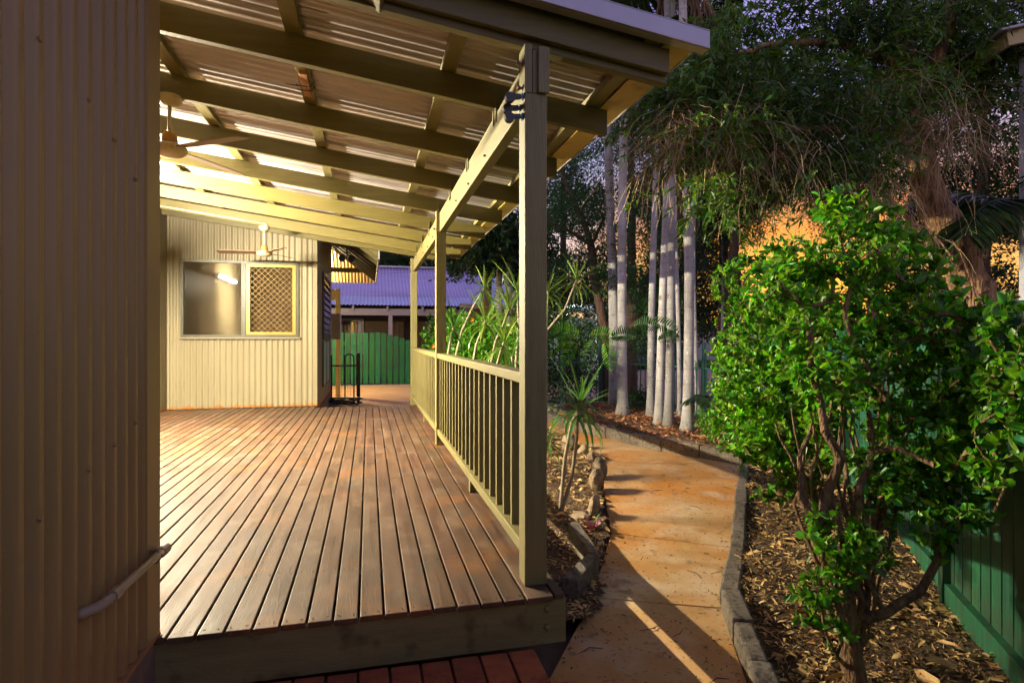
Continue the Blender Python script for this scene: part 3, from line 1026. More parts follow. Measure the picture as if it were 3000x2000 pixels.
# ---- small things fixed to the verandah
def clip(z, yy, label):
    p0 = Vector((0.598, yy, z))
    r_ = empty('rope_clip', p0, label, 'clip', 'black clips on the front post')
    link('pad', MB().box(-0.006, 0.000, -0.008, 0.008, -0.014, 0.014), bluem, r_, bevel=0.002)
    link('arm', MB().bar((-0.009, 0, 0), (-0.045, -0.004, -0.006), 0.018, 0.020), blackplastic, r_, bevel=0.003)
    for s_ in (-1, 1):
        m = MB().lathe([(0.006, -0.005), (0.019, -0.005), (0.021, 0.0), (0.019, 0.005), (0.006, 0.005)], (0, 0, 0), 18)
        m.v = [(p[0] - 0.055, p[2] + s_ * 0.0075 - 0.004, p[1] - 0.010) for p in m.v]
        link('disc', m, blackplastic, r_, smooth=False)


clip(1.945, 2.252, 'black rope clip with blue pad on the front post, highest of three')
clip(1.915, 2.292, 'black rope clip with blue pad on the front post, middle of three')
clip(1.868, 2.258, 'black rope clip with blue pad on the front post, lowest of three')

oc = empty('timber_offcut', (-0.345, 3.46, zbot(-0.345) + 0.125), 'short rough brown timber offcut tied under a roof purlin', 'offcut')
link('board', MB().box(-0.018, 0.024, -0.17, 0.14, -0.020, 0.003), offcutm, oc, bevel=0.003)
for yy in (-0.03, 0.03):
    link('cable_tie', MB().tube([(-0.045, yy, -0.02), (-0.03, yy, -0.026), (0.03, yy, -0.026), (0.048, yy, 0.0)], 0.003, 5), blacksteel, oc)
link('tie_tail', MB().tube([(-0.03, -0.03, -0.027), (-0.10, -0.05, -0.03)], [0.003, 0.0015], 5), blacksteel, oc)

# ================================================================== house
house = empty('house', (-0.69, 2.172, 0), 'cream corrugated metal house wrapping the recessed verandah', 'house')
HO = Vector((-0.69, 2.172, 0))


def hs(name, mb, mat, **kw):
    mb.v = [tuple(Vector(p) - HO) for p in mb.v]
    return link(name, mb, mat, house, **kw)


XW, YB = -2.68, 8.88
# near wall: ribs upright, running towards the corner
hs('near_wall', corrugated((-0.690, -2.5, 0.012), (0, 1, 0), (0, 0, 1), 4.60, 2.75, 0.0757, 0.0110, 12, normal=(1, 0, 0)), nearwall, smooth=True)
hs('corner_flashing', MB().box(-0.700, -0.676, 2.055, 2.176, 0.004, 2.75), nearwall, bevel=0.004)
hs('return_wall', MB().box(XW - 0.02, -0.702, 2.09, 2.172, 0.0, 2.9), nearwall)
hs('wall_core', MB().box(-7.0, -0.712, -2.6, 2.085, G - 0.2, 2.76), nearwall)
hs('footing', MB().box(-0.711, -0.682, -2.5, 2.15, G - 0.2, 0.002), M('footing_concrete', [(0.14, 0.085, 0.05), (0.22, 0.15, 0.10)], scale=8, rough=0.9, bump=0.4), bevel=0.004)
hs('rusty_sill', MB().box(-0.712, -0.672, -2.5, 2.165, 0.002, 0.010), M('sill_rust', [(0.24, 0.10, 0.03), (0.36, 0.17, 0.06)], scale=14, rough=0.8, bump=0.3))
for yy, zz in ((1.448, 0.60), (1.675, 0.655), (1.825, 0.69), (1.975, 0.73), (1.448, 1.62), (1.675, 1.58), (1.825, 1.53), (1.975, 1.46)):
    m = MB().lathe([(0.0075, 0), (0.006, 0.004), (0.003, 0.006)], (0, 0, 0), 8)
    m.v = [(-0.6815 + p[2], yy + p[0], zz + p[1]) for p in m.v]
    hs('wall_screw', m, nearwall)
hs('near_roof', MB().hexa([(-7.5, -3, 3.3), (-0.18, -3, 2.62), (-0.18, 2.14, 2.62), (-7.5, 2.14, 3.3), (-7.5, -3, 3.36), (-0.18, -3, 2.68), (-0.18, 2.14, 2.68), (-7.5, 2.14, 3.36)]), roofm)
# recessed verandah walls
hs('side_wall', corrugated((XW, 2.17, 0.004), (0, 1, 0), (0, 0, 1), YB - 2.17, 2.75, 0.0757, 0.0085, 8, normal=(1, 0, 0)), cream, smooth=True)
hs('side_wall_core', MB().box(-7.0, XW - 0.012, 2.10, YB + 0.1, G - 0.2, 2.85), cream)
WX0, WX1, WZ0, WZ1 = -2.505, -0.972, 0.990, 2.062
XR = -0.725


def backpiece(xa, xb, za, zb):
    hs('back_wall', corrugated((xa, YB, za), (1, 0, 0), (0, 0, 1), xb - xa, zb - za, 0.0757, 0.0085, 10, normal=(0, -1, 0)), cream, smooth=True)


backpiece(XW, WX0, 0.004, 2.75)
backpiece(WX0, WX1, 0.004, WZ0)
backpiece(WX0, WX1, WZ1, 2.75)
backpiece(WX1, XR, 0.004, 2.75)
hs('corner_flashing', MB().box(XR - 0.055, XR + 0.004, YB - 0.014, YB + 0.03, 0.004, 2.75), cream, bevel=0.003)
hs('corner_flashing', MB().box(XW, XW + 0.035, YB - 0.014, YB + 0.0, 0.004, 2.75), cream, bevel=0.003)
# room seen through the window
hs('room', MB().box(XW, XR - 0.02, YB + 0.62, YB + 0.66, 0.3, 2.7).box(XW, XW + 0.04, YB + 0.02, YB + 0.62, 0.3, 2.7).box(XR - 0.06, XR - 0.02, YB + 0.03, YB + 0.62, 0.3, 2.7), roomm)
scm = MB().lathe([(0.006, 0), (0.005, 0.004), (0.002, 0.006)], (0, 0, 0), 6)
scm.v = [(p[0], -p[2], p[1]) for p in scm.v]
scm = scm.mesh('wall_screw')
scm.materials.append(steelm)
for k_ in range(25):
    xx = XW + 0.057 + 0.0757 * k_
    for zz in (0.055, 0.93, 2.16):
        if zz > 0.5 and k_ % 2:
            continue
        link('wall_screw', scm, None, house, loc=Vector((xx, YB - 0.0095, zz)) - HO)
# the window
wn = hs('window', MB().box(WX0, WX1, YB - 0.030, YB + 0.03, WZ0, WZ0 + 0.035).box(WX0, WX1, YB - 0.030, YB + 0.03, WZ1 - 0.035, WZ1)
        .box(WX0, WX0 + 0.035, YB - 0.030, YB + 0.03, WZ0 + 0.0355, WZ1 - 0.0355).box(WX1 - 0.035, WX1, YB - 0.030, YB + 0.03, WZ0 + 0.0355, WZ1 - 0.0355)
        .box(-1.735, -1.675, YB - 0.028, YB + 0.03, WZ0 + 0.0355, WZ1 - 0.0355), framedark)


def wnp(name, mb, mat, **kw):
    mb.v = [tuple(Vector(p) - HO) for p in mb.v]
    return link(name, mb, mat, wn, **kw)


wnp('pane', MB().box(WX0 + 0.036, -1.736, YB + 0.004, YB + 0.008, WZ0 + 0.036, WZ1 - 0.036), glassmat('window_glass', (0.9, 0.88, 0.84), 0.36))
wnp('pane', MB().box(-1.674, WX1 - 0.036, YB + 0.012, YB + 0.016, WZ0 + 0.036, WZ1 - 0.036), glassmat('window_glass_tinted', (0.75, 0.70, 0.62), 0.06))
sx0, sx1, sz0, sz1 = -1.668, WX1 - 0.040, WZ0 + 0.038, WZ1 - 0.040
wnp('screen_frame', MB().box(sx0, sx1, YB - 0.034, YB - 0.012, sz0, sz0 + 0.038).box(sx0, sx1, YB - 0.034, YB - 0.012, sz1 - 0.038, sz1)
    .box(sx0, sx0 + 0.045, YB - 0.034, YB - 0.012, sz0 + 0.0385, sz1 - 0.0385).box(sx1 - 0.045, sx1, YB - 0.034, YB - 0.012, sz0 + 0.0385, sz1 - 0.0385), framegold)
gr = MB()
gx0, gx1, gz0, gz1 = sx0 + 0.045, sx1 - 0.045, sz0 + 0.038, sz1 - 0.038
cell = 0.082
for sgn in (1, -1):
    c0 = gx0 - (gz1 - gz0)
    cc = c0 if sgn > 0 else gx0
    while cc < (gx1 if sgn > 0 else gx1 + (gz1 - gz0)):
        # line x = cc + sgn*(z-gz0)
        za = gz0
        zb2 = gz1
        xa_, xb_ = cc, cc + sgn * (zb2 - za)
        lo, hi = gx0, gx1
        ts = sorted([(lo - xa_) / (xb_ - xa_), (hi - xa_) / (xb_ - xa_)])
        t0, t1 = max(0, ts[0]), min(1, ts[1])
        if t1 > t0 + 0.01:
            gr.bar((xa_ + (xb_ - xa_) * t0, YB - 0.022 + 0.002 * sgn, za + (zb2 - za) * t0), (xa_ + (xb_ - xa_) * t1, YB - 0.022 + 0.002 * sgn, za + (zb2 - za) * t1), 0.004, 0.008, up=(0, 1, 0))
        cc += cell
wnp('diamond_grille', gr, grillem)
wnp('window_sill', MB().box(WX0 - 0.02, WX1 + 0.02, YB - 0.045, YB - 0.002, WZ0 - 0.022, WZ0 - 0.001), cream, bevel=0.002)
wnp('blind', MB().box(-1.66, -1.0, YB + 0.10, YB + 0.11, 1.0, 2.05), M('grey_blind', [(0.22, 0.17, 0.13), (0.28, 0.22, 0.17)], scale=3, rough=0.8))
# wall running away from the verandah corner
hs('far_side_wall', corrugated((XR, YB + 0.03, -0.05), (0, 1, 0), (0, 0, 1), 3.3, 3.1, 0.0757, 0.006, 6, normal=(1, 0, 0)), cream, smooth=True)
hs('far_wall_core', MB().box(-7, XR - 0.012, YB + 0.7, 12.18, G - 0.2, 3.05), cream)
hs('far_footing', MB().box(XR - 0.01, XR + 0.012, YB + 0.04, 12.2, G - 0.2, -0.055), MATS['footing_concrete'])
lw = hs('louvre_window', MB().box(XR, XR + 0.035, 9.75, 11.35, 0.95, 1.0).box(XR, XR + 0.035, 9.75, 11.35, 2.0, 2.05).box(XR, XR + 0.035, 9.75, 9.80, 1.0005, 1.9995).box(XR, XR + 0.035, 11.3, 11.35, 1.0005, 1.9995), framedark)
for k_ in range(9):
    m = MB().hexa([(XR + 0.012, 9.82, 1.03 + 0.105 * k_), (XR + 0.05, 9.82, 1.02 + 0.105 * k_), (XR + 0.05, 11.28, 1.02 + 0.105 * k_), (XR + 0.012, 11.28, 1.03 + 0.105 * k_),
                   (XR + 0.012, 9.82, 1.115 + 0.105 * k_), (XR + 0.018, 9.82, 1.115 + 0.105 * k_), (XR + 0.018, 11.28, 1.115 + 0.105 * k_), (XR + 0.012, 11.28, 1.115 + 0.105 * k_)])
    m.v = [tuple(Vector(p) - HO) for p in m.v]
    link('louvre_blade', m, M('dark_louvre', [(0.03, 0.045, 0.06), (0.05, 0.07, 0.09)], scale=4, rough=0.25), lw)
hs('lower_panel', MB().box(XR, XR + 0.02, 9.80, 11.30, 0.22, 0.92), M('green_panel', [(0.30, 0.42, 0.34), (0.38, 0.50, 0.41)], scale=3, rough=0.4))
for yy in (9.76, 10.53, 11.30):
    hs('panel_trim', MB().box(XR, XR + 0.028, yy, yy + 0.04, 0.20, 0.94), framedark)
# steep eave beyond the verandah, seen from below
ex0, ez0, ex1, ez1 = -0.80, 3.00, 0.14, 2.30
hs('eave_sheet', MB().hexa([(ex0, 9.05, ez0), (ex1, 9.05, ez1), (ex1, 13.2, ez1), (ex0, 13.2, ez0), (ex0, 9.05, ez0 + 0.02), (ex1, 9.05, ez1 + 0.02), (ex1, 13.2, ez1 + 0.02), (ex0, 13.2, ez0 + 0.02)]), M('eave_shade_brown', [(0.045, 0.028, 0.014), (0.075, 0.05, 0.025)], scale=6, rough=0.7))  # dark brown stands in for shade, so the underside stays dark
for k_ in range(9):
    yy = 9.15 + 0.5 * k_
    hs('eave_rafter', MB().hexa([(ex0, yy, ez0 - 0.09), (ex1, yy, ez1 - 0.09), (ex1, yy + 0.045, ez1 - 0.09), (ex0, yy + 0.045, ez0 - 0.09), (ex0, yy, ez0 - 0.001), (ex1, yy, ez1 - 0.001), (ex1, yy + 0.045, ez1 - 0.001), (ex0, yy + 0.045, ez0 - 0.001)]), olive)
hs('eave_fascia', MB().box(ex1 + 0.001, ex1 + 0.022, 9.05, 13.2, ez1 - 0.13, ez1 + 0.03), capm)
# little porch beyond the eave
hs('porch_sheet', corrugated((-1.6, 13.3, 2.95), (1, 0, 0), (0, 0.9, -0.42), 1.75, 1.5, 0.0757, 0.009, 6), M('porch_iron', [(0.50, 0.36, 0.16), (0.58, 0.44, 0.22)], scale=4, rough=0.4, metallic=0.3), smooth=True)
hs('porch_beam', MB().box(-1.5, 0.10, 13.30, 13.36, 2.42, 2.52), olive)
hs('porch_post', MB().box(-0.70, -0.60, 13.25, 13.345, G - 0.05, 2.05), M('yellow_post', [(0.55, 0.46, 0.15), (0.62, 0.53, 0.2)], scale=3, rough=0.5), bevel=0.004)
hs('porch_bracket', MB().box(-1.35, -0.705, 13.26, 13.34, 1.80, 2.04), MATS['yellow_post'], bevel=0.004)
hs('assumed_porch_lamp', MB().lathe([(0.05, -0.06), (0.09, -0.04), (0.10, 0.0), (0.06, 0.02)], (-1.35, 14.2, 2.15), 14), emit('assumed_porch_glow', (1.0, 0.74, 0.36), 700))  # assumed lamp, not in view, added to light the porch post and driveway
mbx = empty('meter_box', (-0.66, 12.35, 0.95), 'beige metal meter box on the far corner of the house', 'meter box')
link('box_body', MB().box(-0.07, 0.10, -0.10, 0.25, 0, 0.52), M('meter_beige', [(0.30, 0.24, 0.15), (0.36, 0.29, 0.19)], scale=4, rough=0.5), mbx, bevel=0.006)
link('box_door', MB().box(-0.058, 0.088, -0.112, -0.101, 0.03, 0.49), MATS['meter_beige'], mbx, bevel=0.003)
fl = empty('flood_light', (-0.38, 10.9, 2.42), 'twin black flood lamps hanging under the steep eave', 'flood lamp')
link('mount', MB().tube([(0, 0, 0.2), (0, 0, 0.02)], 0.012, 8), blackplastic, fl)
for s_ in (-1, 1):
    m = MB().lathe([(0.02, -0.06), (0.05, -0.03), (0.065, 0.04), (0.058, 0.045)], (0, 0, 0), 14)
    m.v = [(p[0] * 0.9 + s_ * 0.085, p[2] * -1 - 0.02, p[1] - 0.02) for p in m.v]
    link('lamp_head', m, blackplastic, fl)

# conduit stub low on the near wall
cd = empty('conduit_pipe', (-0.655, 1.9, 0.29), 'grey plastic conduit pipe low on the near corrugated wall', 'pipe')
link('pipe', MB().tube([(-0.045, -0.262, 0.015), (-0.03, -0.25, 0.015), (-0.008, -0.225, 0.016), (0.0, -0.19, 0.016), (0.0, -0.155, 0.016), (0, 0.262, -0.004)], [0.014, 0.0145, 0.0145, 0.0135, 0.0125, 0.0125], 14), pipem, cd, smooth=True)
link('coupling', MB().tube([(0, -0.165, 0.016), (0, -0.125, 0.0145)], 0.0165, 14), pipem, cd, smooth=False)
link('coupling', MB().tube([(0, 0.21, -0.0025), (0, 0.265, -0.004)], 0.0165, 14), pipem, cd, smooth=False)
link('saddle_clip', MB().tube([(-0.03, 0.18, -0.03), (0.0, 0.18, -0.022), (0.014, 0.18, 0.0), (0.0, 0.18, 0.014), (-0.03, 0.18, 0.018)], 0.003, 6), steelm, cd)

# ---- fluorescent light on the recessed wall
ft = empty('tube_light', (XW + 0.055, 5.68, 2.10), 'lit white fluorescent tube light on the recessed verandah wall', 'light')
link('batten', MB().box(-0.045, -0.012, -0.68, 0.68, -0.03, 0.03), whitem, ft, bevel=0.004)
link('lamp_holder', MB().box(-0.0115, 0.03, -0.68, -0.655, -0.022, 0.022), whitem, ft)
link('lamp_holder', MB().box(-0.0115, 0.03, 0.655, 0.68, -0.022, 0.022), whitem, ft)
link('tube', MB().tube([(0.015, -0.654, 0), (0.015, 0.654, 0)], 0.014, 10), emit('tube_glow', (1.0, 0.88, 0.63), TUBE_STRENGTH), ft, smooth=True)


# ---- ceiling fans
def fan(loc, angs, label, ztop_):
    r_ = empty('ceiling_fan', loc, label, 'ceiling fan', 'verandah ceiling fans')
    zt_ = ztop_ - loc[2]
    link('canopy', MB().lathe([(0.030, zt_ - 0.062), (0.046, zt_ - 0.055), (0.066, zt_ - 0.025), (0.070, zt_ - 0.004), (0.062, zt_)], n=24), whitefan, r_, smooth=True)
    link('down_rod', MB().tube([(0, 0, 0.09), (0, 0, zt_ - 0.05)], 0.011, 12), whitefan, r_, smooth=True)
    link('motor_cup', MB().lathe([(0.040, 0.03), (0.044, 0.055), (0.040, 0.080), (0.028, 0.098), (0.014, 0.104)], n=20), rustfan, r_, smooth=True)
    link('motor', MB().lathe([(0.012, -0.044), (0.060, -0.040), (0.088, -0.022), (0.096, -0.004), (0.094, 0.012), (0.070, 0.026), (0.040, 0.031)], n=28), whitefan, r_, smooth=True)
    for a in angs:
        ca, sa = math.cos(a), math.sin(a)
        m = MB()
        pts = [(0.075, 0.030), (0.16, 0.050), (0.40, 0.062), (0.52, 0.060), (0.56, 0.042)]
        top, botm = [], []
        for rr, hw in pts:
            for s_ in (1, -1):
                zz = 0.006 + s_ * hw * 0.20
                top.append((rr, hw * s_, zz + 0.003))
                botm.append((rr, hw * s_, zz - 0.003))
        n = len(top)
        vs = [(p[0] * ca - p[1] * sa, p[0] * sa + p[1] * ca, p[2]) for p in top + botm]
        fs = []
        for i_ in range(0, n - 2, 2):
            fs += [(i_, i_ + 1, i_ + 3, i_ + 2), (n + i_ + 2, n + i_ + 3, n + i_ + 1, n + i_), (i_, i_ + 2, n + i_ + 2, n + i_), (i_ + 3, i_ + 1, n + i_ + 1, n + i_ + 3)]
        fs += [(1, 0, n, n + 1), (n - 2, n - 1, 2 * n - 1, 2 * n - 2)]
        m.add(vs, fs)
        link('blade', m, bladem, r_)


fan((-1.13, 3.79, 2.085), (R(-34), R(60), R(146), R(238)), 'ceiling fan with rust stained hub, nearest the camera under the third rafter', zbot(-1.17) + 0.0)
fan((-1.30, 8.04, 2.07), (R(178), R(-58), R(58)), 'smaller looking far ceiling fan in front of the back wall window', zbot(-1.30) + 0.0)
cp = empty('ceiling_conduit', (-1.30, 8.0, zbot(-1.3)), 'white electrical conduit running along a rear rafter to the far fan', 'conduit')
link('pipe', MB().tube([(-1.34, -0.0, 0.03 + 0.18), (0.0, -0.0, 0.03)], 0.010, 10), pipewhite, cp, smooth=True)
link('elbow', MB().tube([(0.0, 0, 0.03), (0.03, 0.015, 0.02), (0.03, 0.03, -0.01)], 0.011, 10), pipewhite, cp, smooth=True)
# PART3
# ================================================================== fences, neighbours
# ---- green board fence on the right, its frame side towards us
gf = empty('board_fence', (FA.x, FA.y, G), 'dark green paling fence with peeling bottom rail beside the near shrub', 'fence')
FN = Vector((FD.y, -FD.x))                     # away from the path
fang = math.atan2(FD.y, FD.x)
FH = 1.42
pal = MB().box(0.006, 0.092, 0.0, 0.016, 0.03, FH).mesh('paling')
pal.materials.append(greenfence)


def fl3(s_, off, z):
    p = FD * s_ + FN * off
    return (p.x, p.y, z)


def fbar(name, s0, s1, o0, o1, z0, z1, mat=greenfence, bevel=0.003):
    m = MB().hexa([fl3(s0, o1, z0), fl3(s1, o1, z0), fl3(s1, o0, z0), fl3(s0, o0, z0), fl3(s0, o1, z1), fl3(s1, o1, z1), fl3(s1, o0, z1), fl3(s0, o0, z1)])
    return link(name, m, mat, gf, bevel=bevel)


for i in range(-30, 52):
    s_ = 0.098 * i
    if 0.62 < s_ < 0.80:
        continue
    p = FD * s_ + FN * (0.052 if s_ < 0.7 else 0.10)
    link('paling', pal, None, gf, loc=(p.x, p.y, 0.0), rot=(0, rng.uniform(-.004, .004), fang - 0.0))
fbar('bottom_rail', -2.95, 0.60, 0.0, 0.040, 0.0, 0.135)
fbar('bottom_rail', 0.82, 5.0, 0.05, 0.088, 0.0, 0.12)
fbar('middle_rail', -2.95, 0.60, 0.0, 0.040, 0.92, 1.02)
fbar('middle_rail', 0.82, 5.0, 0.05, 0.088, 0.92, 1.02)
fbar('post', 0.63, 0.665, 0.0, 0.06, 0.0, FH + 0.05)
fbar('post', 0.70, 0.79, 0.03, 0.12, 0.0, FH + 0.05, M('black_post', [(0.008, 0.012, 0.009), (0.016, 0.02, 0.016)], scale=5, rough=0.8))
fbar('post', 3.0, 3.08, 0.0, 0.049, 0.0, FH + 0.05)
fbar('bare_strip', -1.1, 0.60, 0.041, 0.048, 0.136, 0.185, M('bare_timber', [(0.42, 0.22, 0.08), (0.55, 0.33, 0.15)], scale=12, rough=0.8, bump=0.3))

# ---- loop-topped steel garden fence behind the palms
pf = empty('loop_fence', (3.3, 9.95, G), 'green steel loop top garden fence behind the palm trunks', 'fence')
PF = [Vector(p) for p in ((2.75, 10.25), (3.42, 10.1), (4.05, 9.85), (4.52, 8.75), (4.72, 7.55), (4.95, 6.6))]
PO = Vector((3.3, 9.95, G))
lr, hb = 0.050, 0.86
loop = MB().tube([(-lr, 0, 0.0)] + [(-lr * math.cos(a), 0, hb + lr * 1.1 * math.sin(a)) for a in np.linspace(0, math.pi, 8)] + [(lr, 0, 0.0)], 0.008, 6).mesh('loop_bar')
loop.materials.append(poolgreen)
zfl = G + 0.05
for a, b in zip(PF[:-1], PF[1:]):
    L_ = (b - a).length
    d = (b - a).normalized()
    n = max(1, int(L_ / 0.185))
    ang = math.atan2(d.y, d.x)
    for i in range(n):
        p = a + d * (L_ * (i + 0.5) / n)
        link('loop_bar', loop, None, pf, loc=(p.x - PO.x, p.y - PO.y, zfl - PO.z), rot=(0, 0, ang), smooth=True)
    for zz in (zfl + hb - 0.07, zfl + 0.10):
        link('rail', MB().bar((a.x - PO.x, a.y - PO.y, zz - PO.z), (b.x - PO.x, b.y - PO.y, zz - PO.z), 0.026, 0.026), poolgreen, pf)
for q in PF[1:]:
    link('post', MB().box(q.x - PO.x - 0.022, q.x - PO.x + 0.022, q.y - PO.y - 0.022, q.y - PO.y + 0.022, 0, 1.22), poolgreen, pf, bevel=0.003)

# ---- small black loop gate panel by the house, with a hose heap
bp = gz(1050, 1180)
bf = empty('loop_gate', bp, 'short black loop top gate panel with a stout post behind the deck', 'gate')
link('post', MB().box(-0.035, 0.035, -0.035, 0.035, 0, 0.98), blacksteel, bf, bevel=0.004)
ll = MB().tube([(-0.085, 0, 0.0)] + [(-0.085 * math.cos(a), 0, 0.86 + 0.085 * math.sin(a)) for a in np.linspace(0, math.pi, 9)] + [(0.085, 0, 0.0)], 0.014, 7).mesh('loop_bar')
ll.materials.append(blacksteel)
for k_ in range(2):
    link('loop_bar', ll, None, bf, loc=(-0.17 - 0.42 * k_, 0, 0.02), smooth=True)
link('rail', MB().box(-0.72, -0.037, -0.014, 0.014, 0.72, 0.755), blacksteel, bf)
wm = MB()
for k_ in range(12):
    wm.tube([(-0.70 + 0.055 * k_, 0.01, 0.03), (-0.70 + 0.055 * k_, 0.01, 0.70)], 0.002, 4, False)
for k_ in range(11):
    wm.tube([(-0.70, 0.012, 0.05 + 0.06 * k_), (-0.04, 0.012, 0.05 + 0.06 * k_)], 0.002, 4, False)
link('wire_mesh', wm, blacksteel, bf)
hp = []
for i in range(240):
    a = i * 0.21
    r_ = 0.16 + 0.07 * math.sin(i * 0.37) + 0.02 * math.sin(i * 1.3)
    hp.append((r_ * 1.5 * math.cos(a), r_ * math.sin(a), 0.015 + 0.05 * abs(math.sin(i * 0.11)) + 0.0004 * i))
hp += [(-0.30, 0.0, 0.15), (-0.38, -0.02, 0.35), (-0.42, 0, 0.55), (-0.40, 0.02, 0.62)]
hose = link('garden_hose', MB().tube(hp, 0.011, 6), blackplastic, loc=(bp.x - 0.28, bp.y - 0.45, G), smooth=True)
tag(hose, 'tangled black garden hose heaped at the foot of the black gate', 'hose')

# ---- green picket gate across the driveway
GY = 16.45
pg = empty('picket_fence', (0.2, GY, G), 'bright green picket fence across the end of the driveway', 'fence')
g0, g1 = -3.4, 1.30
npk = 29
for i in range(npk):
    xx = g0 + (g1 - g0) * (i + 0.5) / npk
    top = 1.42 if xx < 0.35 else 1.42 - 0.28 * (xx - 0.35)
    top += rng.uniform(-0.012, 0.012)
    link('picket', MB().box(xx - 0.2 - 0.066, xx - 0.2 + 0.066, -0.012, 0.012, 0.02, top), gategreen, pg, bevel=0.004, rot=(0, rng.uniform(-.006, .006), 0))
for zz in (0.28, 1.08):
    link('rail', MB().box(g0 - 0.2, g1 - 0.2, 0.014, 0.06, zz, zz + 0.09), gategreen, pg)
pg2 = empty('picket_fence', (2.6, GY + 0.2, G), 'lower dark green picket fence to the right of the driveway end', 'fence')
for i in range(9):
    xx = 1.42 + 0.16 * i
    link('picket', MB().box(xx - 2.6 - 0.066, xx - 2.6 + 0.066, -0.01, 0.012, 0.02, 0.95 + rng.uniform(-.01, .01)), gategreen, pg2, bevel=0.004)
link('rail', MB().box(1.36 - 2.6, 2.8 - 2.6, 0.014, 0.05, 0.6, 0.68), gategreen, pg2)

# ---- neighbour's house
nb = empty('neighbour_house', (0.5, 19, G), 'low brown house with a violet corrugated roof behind the picket fence', 'house')
NO = Vector((0.5, 19, G))


def nh(name, mb, mat, par=None, **kw):
    mb.v = [tuple(Vector(p) - NO) for p in mb.v]
    return link(name, mb, mat, par or nb, **kw)


rz, ez, lz = 3.46, 2.30, 1.96
ry_, ey_, ly_ = 21.0, 18.9, 17.9
nh('roof', corrugated((-8, ey_, ez), (1, 0, 0), (0, ry_ - ey_, rz - ez), 12.1, math.hypot(ry_ - ey_, rz - ez), 0.11, 0.014, 6), nroof, smooth=True)
nh('lower_roof', corrugated((-8, ly_, lz), (1, 0, 0), (0, ey_ - ly_ + 0.06, ez - lz + 0.01), 12.9, math.hypot(ey_ - ly_ + 0.06, ez - lz), 0.11, 0.014, 6), nroof2, smooth=True)
nh('ridge_cap', MB().bar((-8, ry_, rz + 0.02), (4.12, ry_, rz + 0.02), 0.22, 0.05), nroof2)
nh('roof_end', MB().add([(4.1, ry_, rz), (4.1, ey_, ez), (5.2, ey_ + 0.2, ez), (4.1, ry_ + 2, ez)], [(0, 1, 2), (0, 2, 3)]), nroof2)
nh('wall', MB().box(-8, 4.0, 19.2, 19.4, G - 0.2, 2.3), nwall)
for k_ in range(46):
    xx = -3.4 + 0.16 * k_
    nh('cladding_batten', MB().box(xx, xx + 0.035, 19.17, 19.199, G, 2.2), nwall)
nh('verandah_beam', MB().box(-8, 4.9, 18.02, 18.12, 1.66, 1.86), ntrim)
for xx in (-0.85, 0.64, 2.4, 4.4):
    nh('verandah_post', MB().box(xx - 0.06, xx + 0.06, 18.0, 18.12, G, 1.655), ntrim)
for xx in (-0.45, 0.55, 1.6, 2.6):
    nh('rafter_end', MB().box(xx - 0.03, xx + 0.03, 17.93, 18.01, 1.80, 1.93), ntrim)
nw = nh('window', MB().box(-1.85, -0.15, 19.10, 19.16, 0.45, 0.52).box(-1.85, -0.15, 19.10, 19.16, 1.52, 1.6).box(-1.85, -1.78, 19.10, 19.16, 0.5205, 1.5195).box(-0.22, -0.15, 19.10, 19.16, 0.5205, 1.5195).box(-1.16, -1.08, 19.10, 19.16, 0.5205, 1.5195), ntrim)
nh('pane', MB().box(-1.775, -0.225, 19.118, 19.124, 0.53, 1.51), glassmat('far_glass', (0.9, 0.9, 0.9), 0.05), nw)
cm = MB()
for i in range(61):
    xx = -1.77 + 1.54 * i / 60
    cm.v += [(xx, 19.145 + 0.012 * math.sin(i * 1.7), 0.5), (xx, 19.145 + 0.012 * math.sin(i * 1.7), 1.4)]
for i in range(60):
    cm.f.append((2 * i, 2 * i + 2, 2 * i + 3, 2 * i + 1))
nh('curtain', cm, curtainm, nw)
nh('door', MB().box(1.95, 2.42, 19.08, 19.16, G, 1.5), pinkdoor)
nh('door_frame', MB().box(1.90, 1.945, 19.06, 19.16, G, 1.55), whitem)
hp2 = gz(1400, 900, 1.9)
nb2 = empty('garden_shed', (5.6, 17.6, G), 'small outbuilding with a pale lavender hip roof right of the violet roof', 'shed')
a_, b_, c_, d_ = ay(1345, 889, 16.9), ay(1452, 834, 18.6), ay(1535, 842, 18.6), ay(1560, 898, 16.9)
mm = MB().add([a_, d_, c_, b_], [(0, 1, 2, 3)])
mm.v = [tuple(Vector(p) - nb2.location) for p in mm.v]
rf = link('roof', mm, nroof2, nb2)
sd = rf.modifiers.new('thick', 'SOLIDIFY')
sd.thickness = 0.05
link('wall', MB().box(a_.x - 5.6 + 0.4, d_.x - 5.6 - 0.3, -0.2, 0.9, 0, a_.z - G + 0.1), nwall, nb2)
link('fascia', MB().bar(Vector(a_) - nb2.location + Vector((0, -0.03, -0.06)), Vector(d_) - nb2.location + Vector((0, -0.03, -0.06)), 0.03, 0.12), ntrim, nb2)

# ---- lit carport across the yard
cpt = empty('carport', (7.2, 17.6, G), 'white flat carport with a bright lamp, half hidden by the dark hedge', 'carport')
CO = Vector((7.2, 17.6, G))


def cpn(name, mb, mat, **kw):
    mb.v = [tuple(Vector(p) - CO) for p in mb.v]
    return link(name, mb, mat, cpt, **kw)


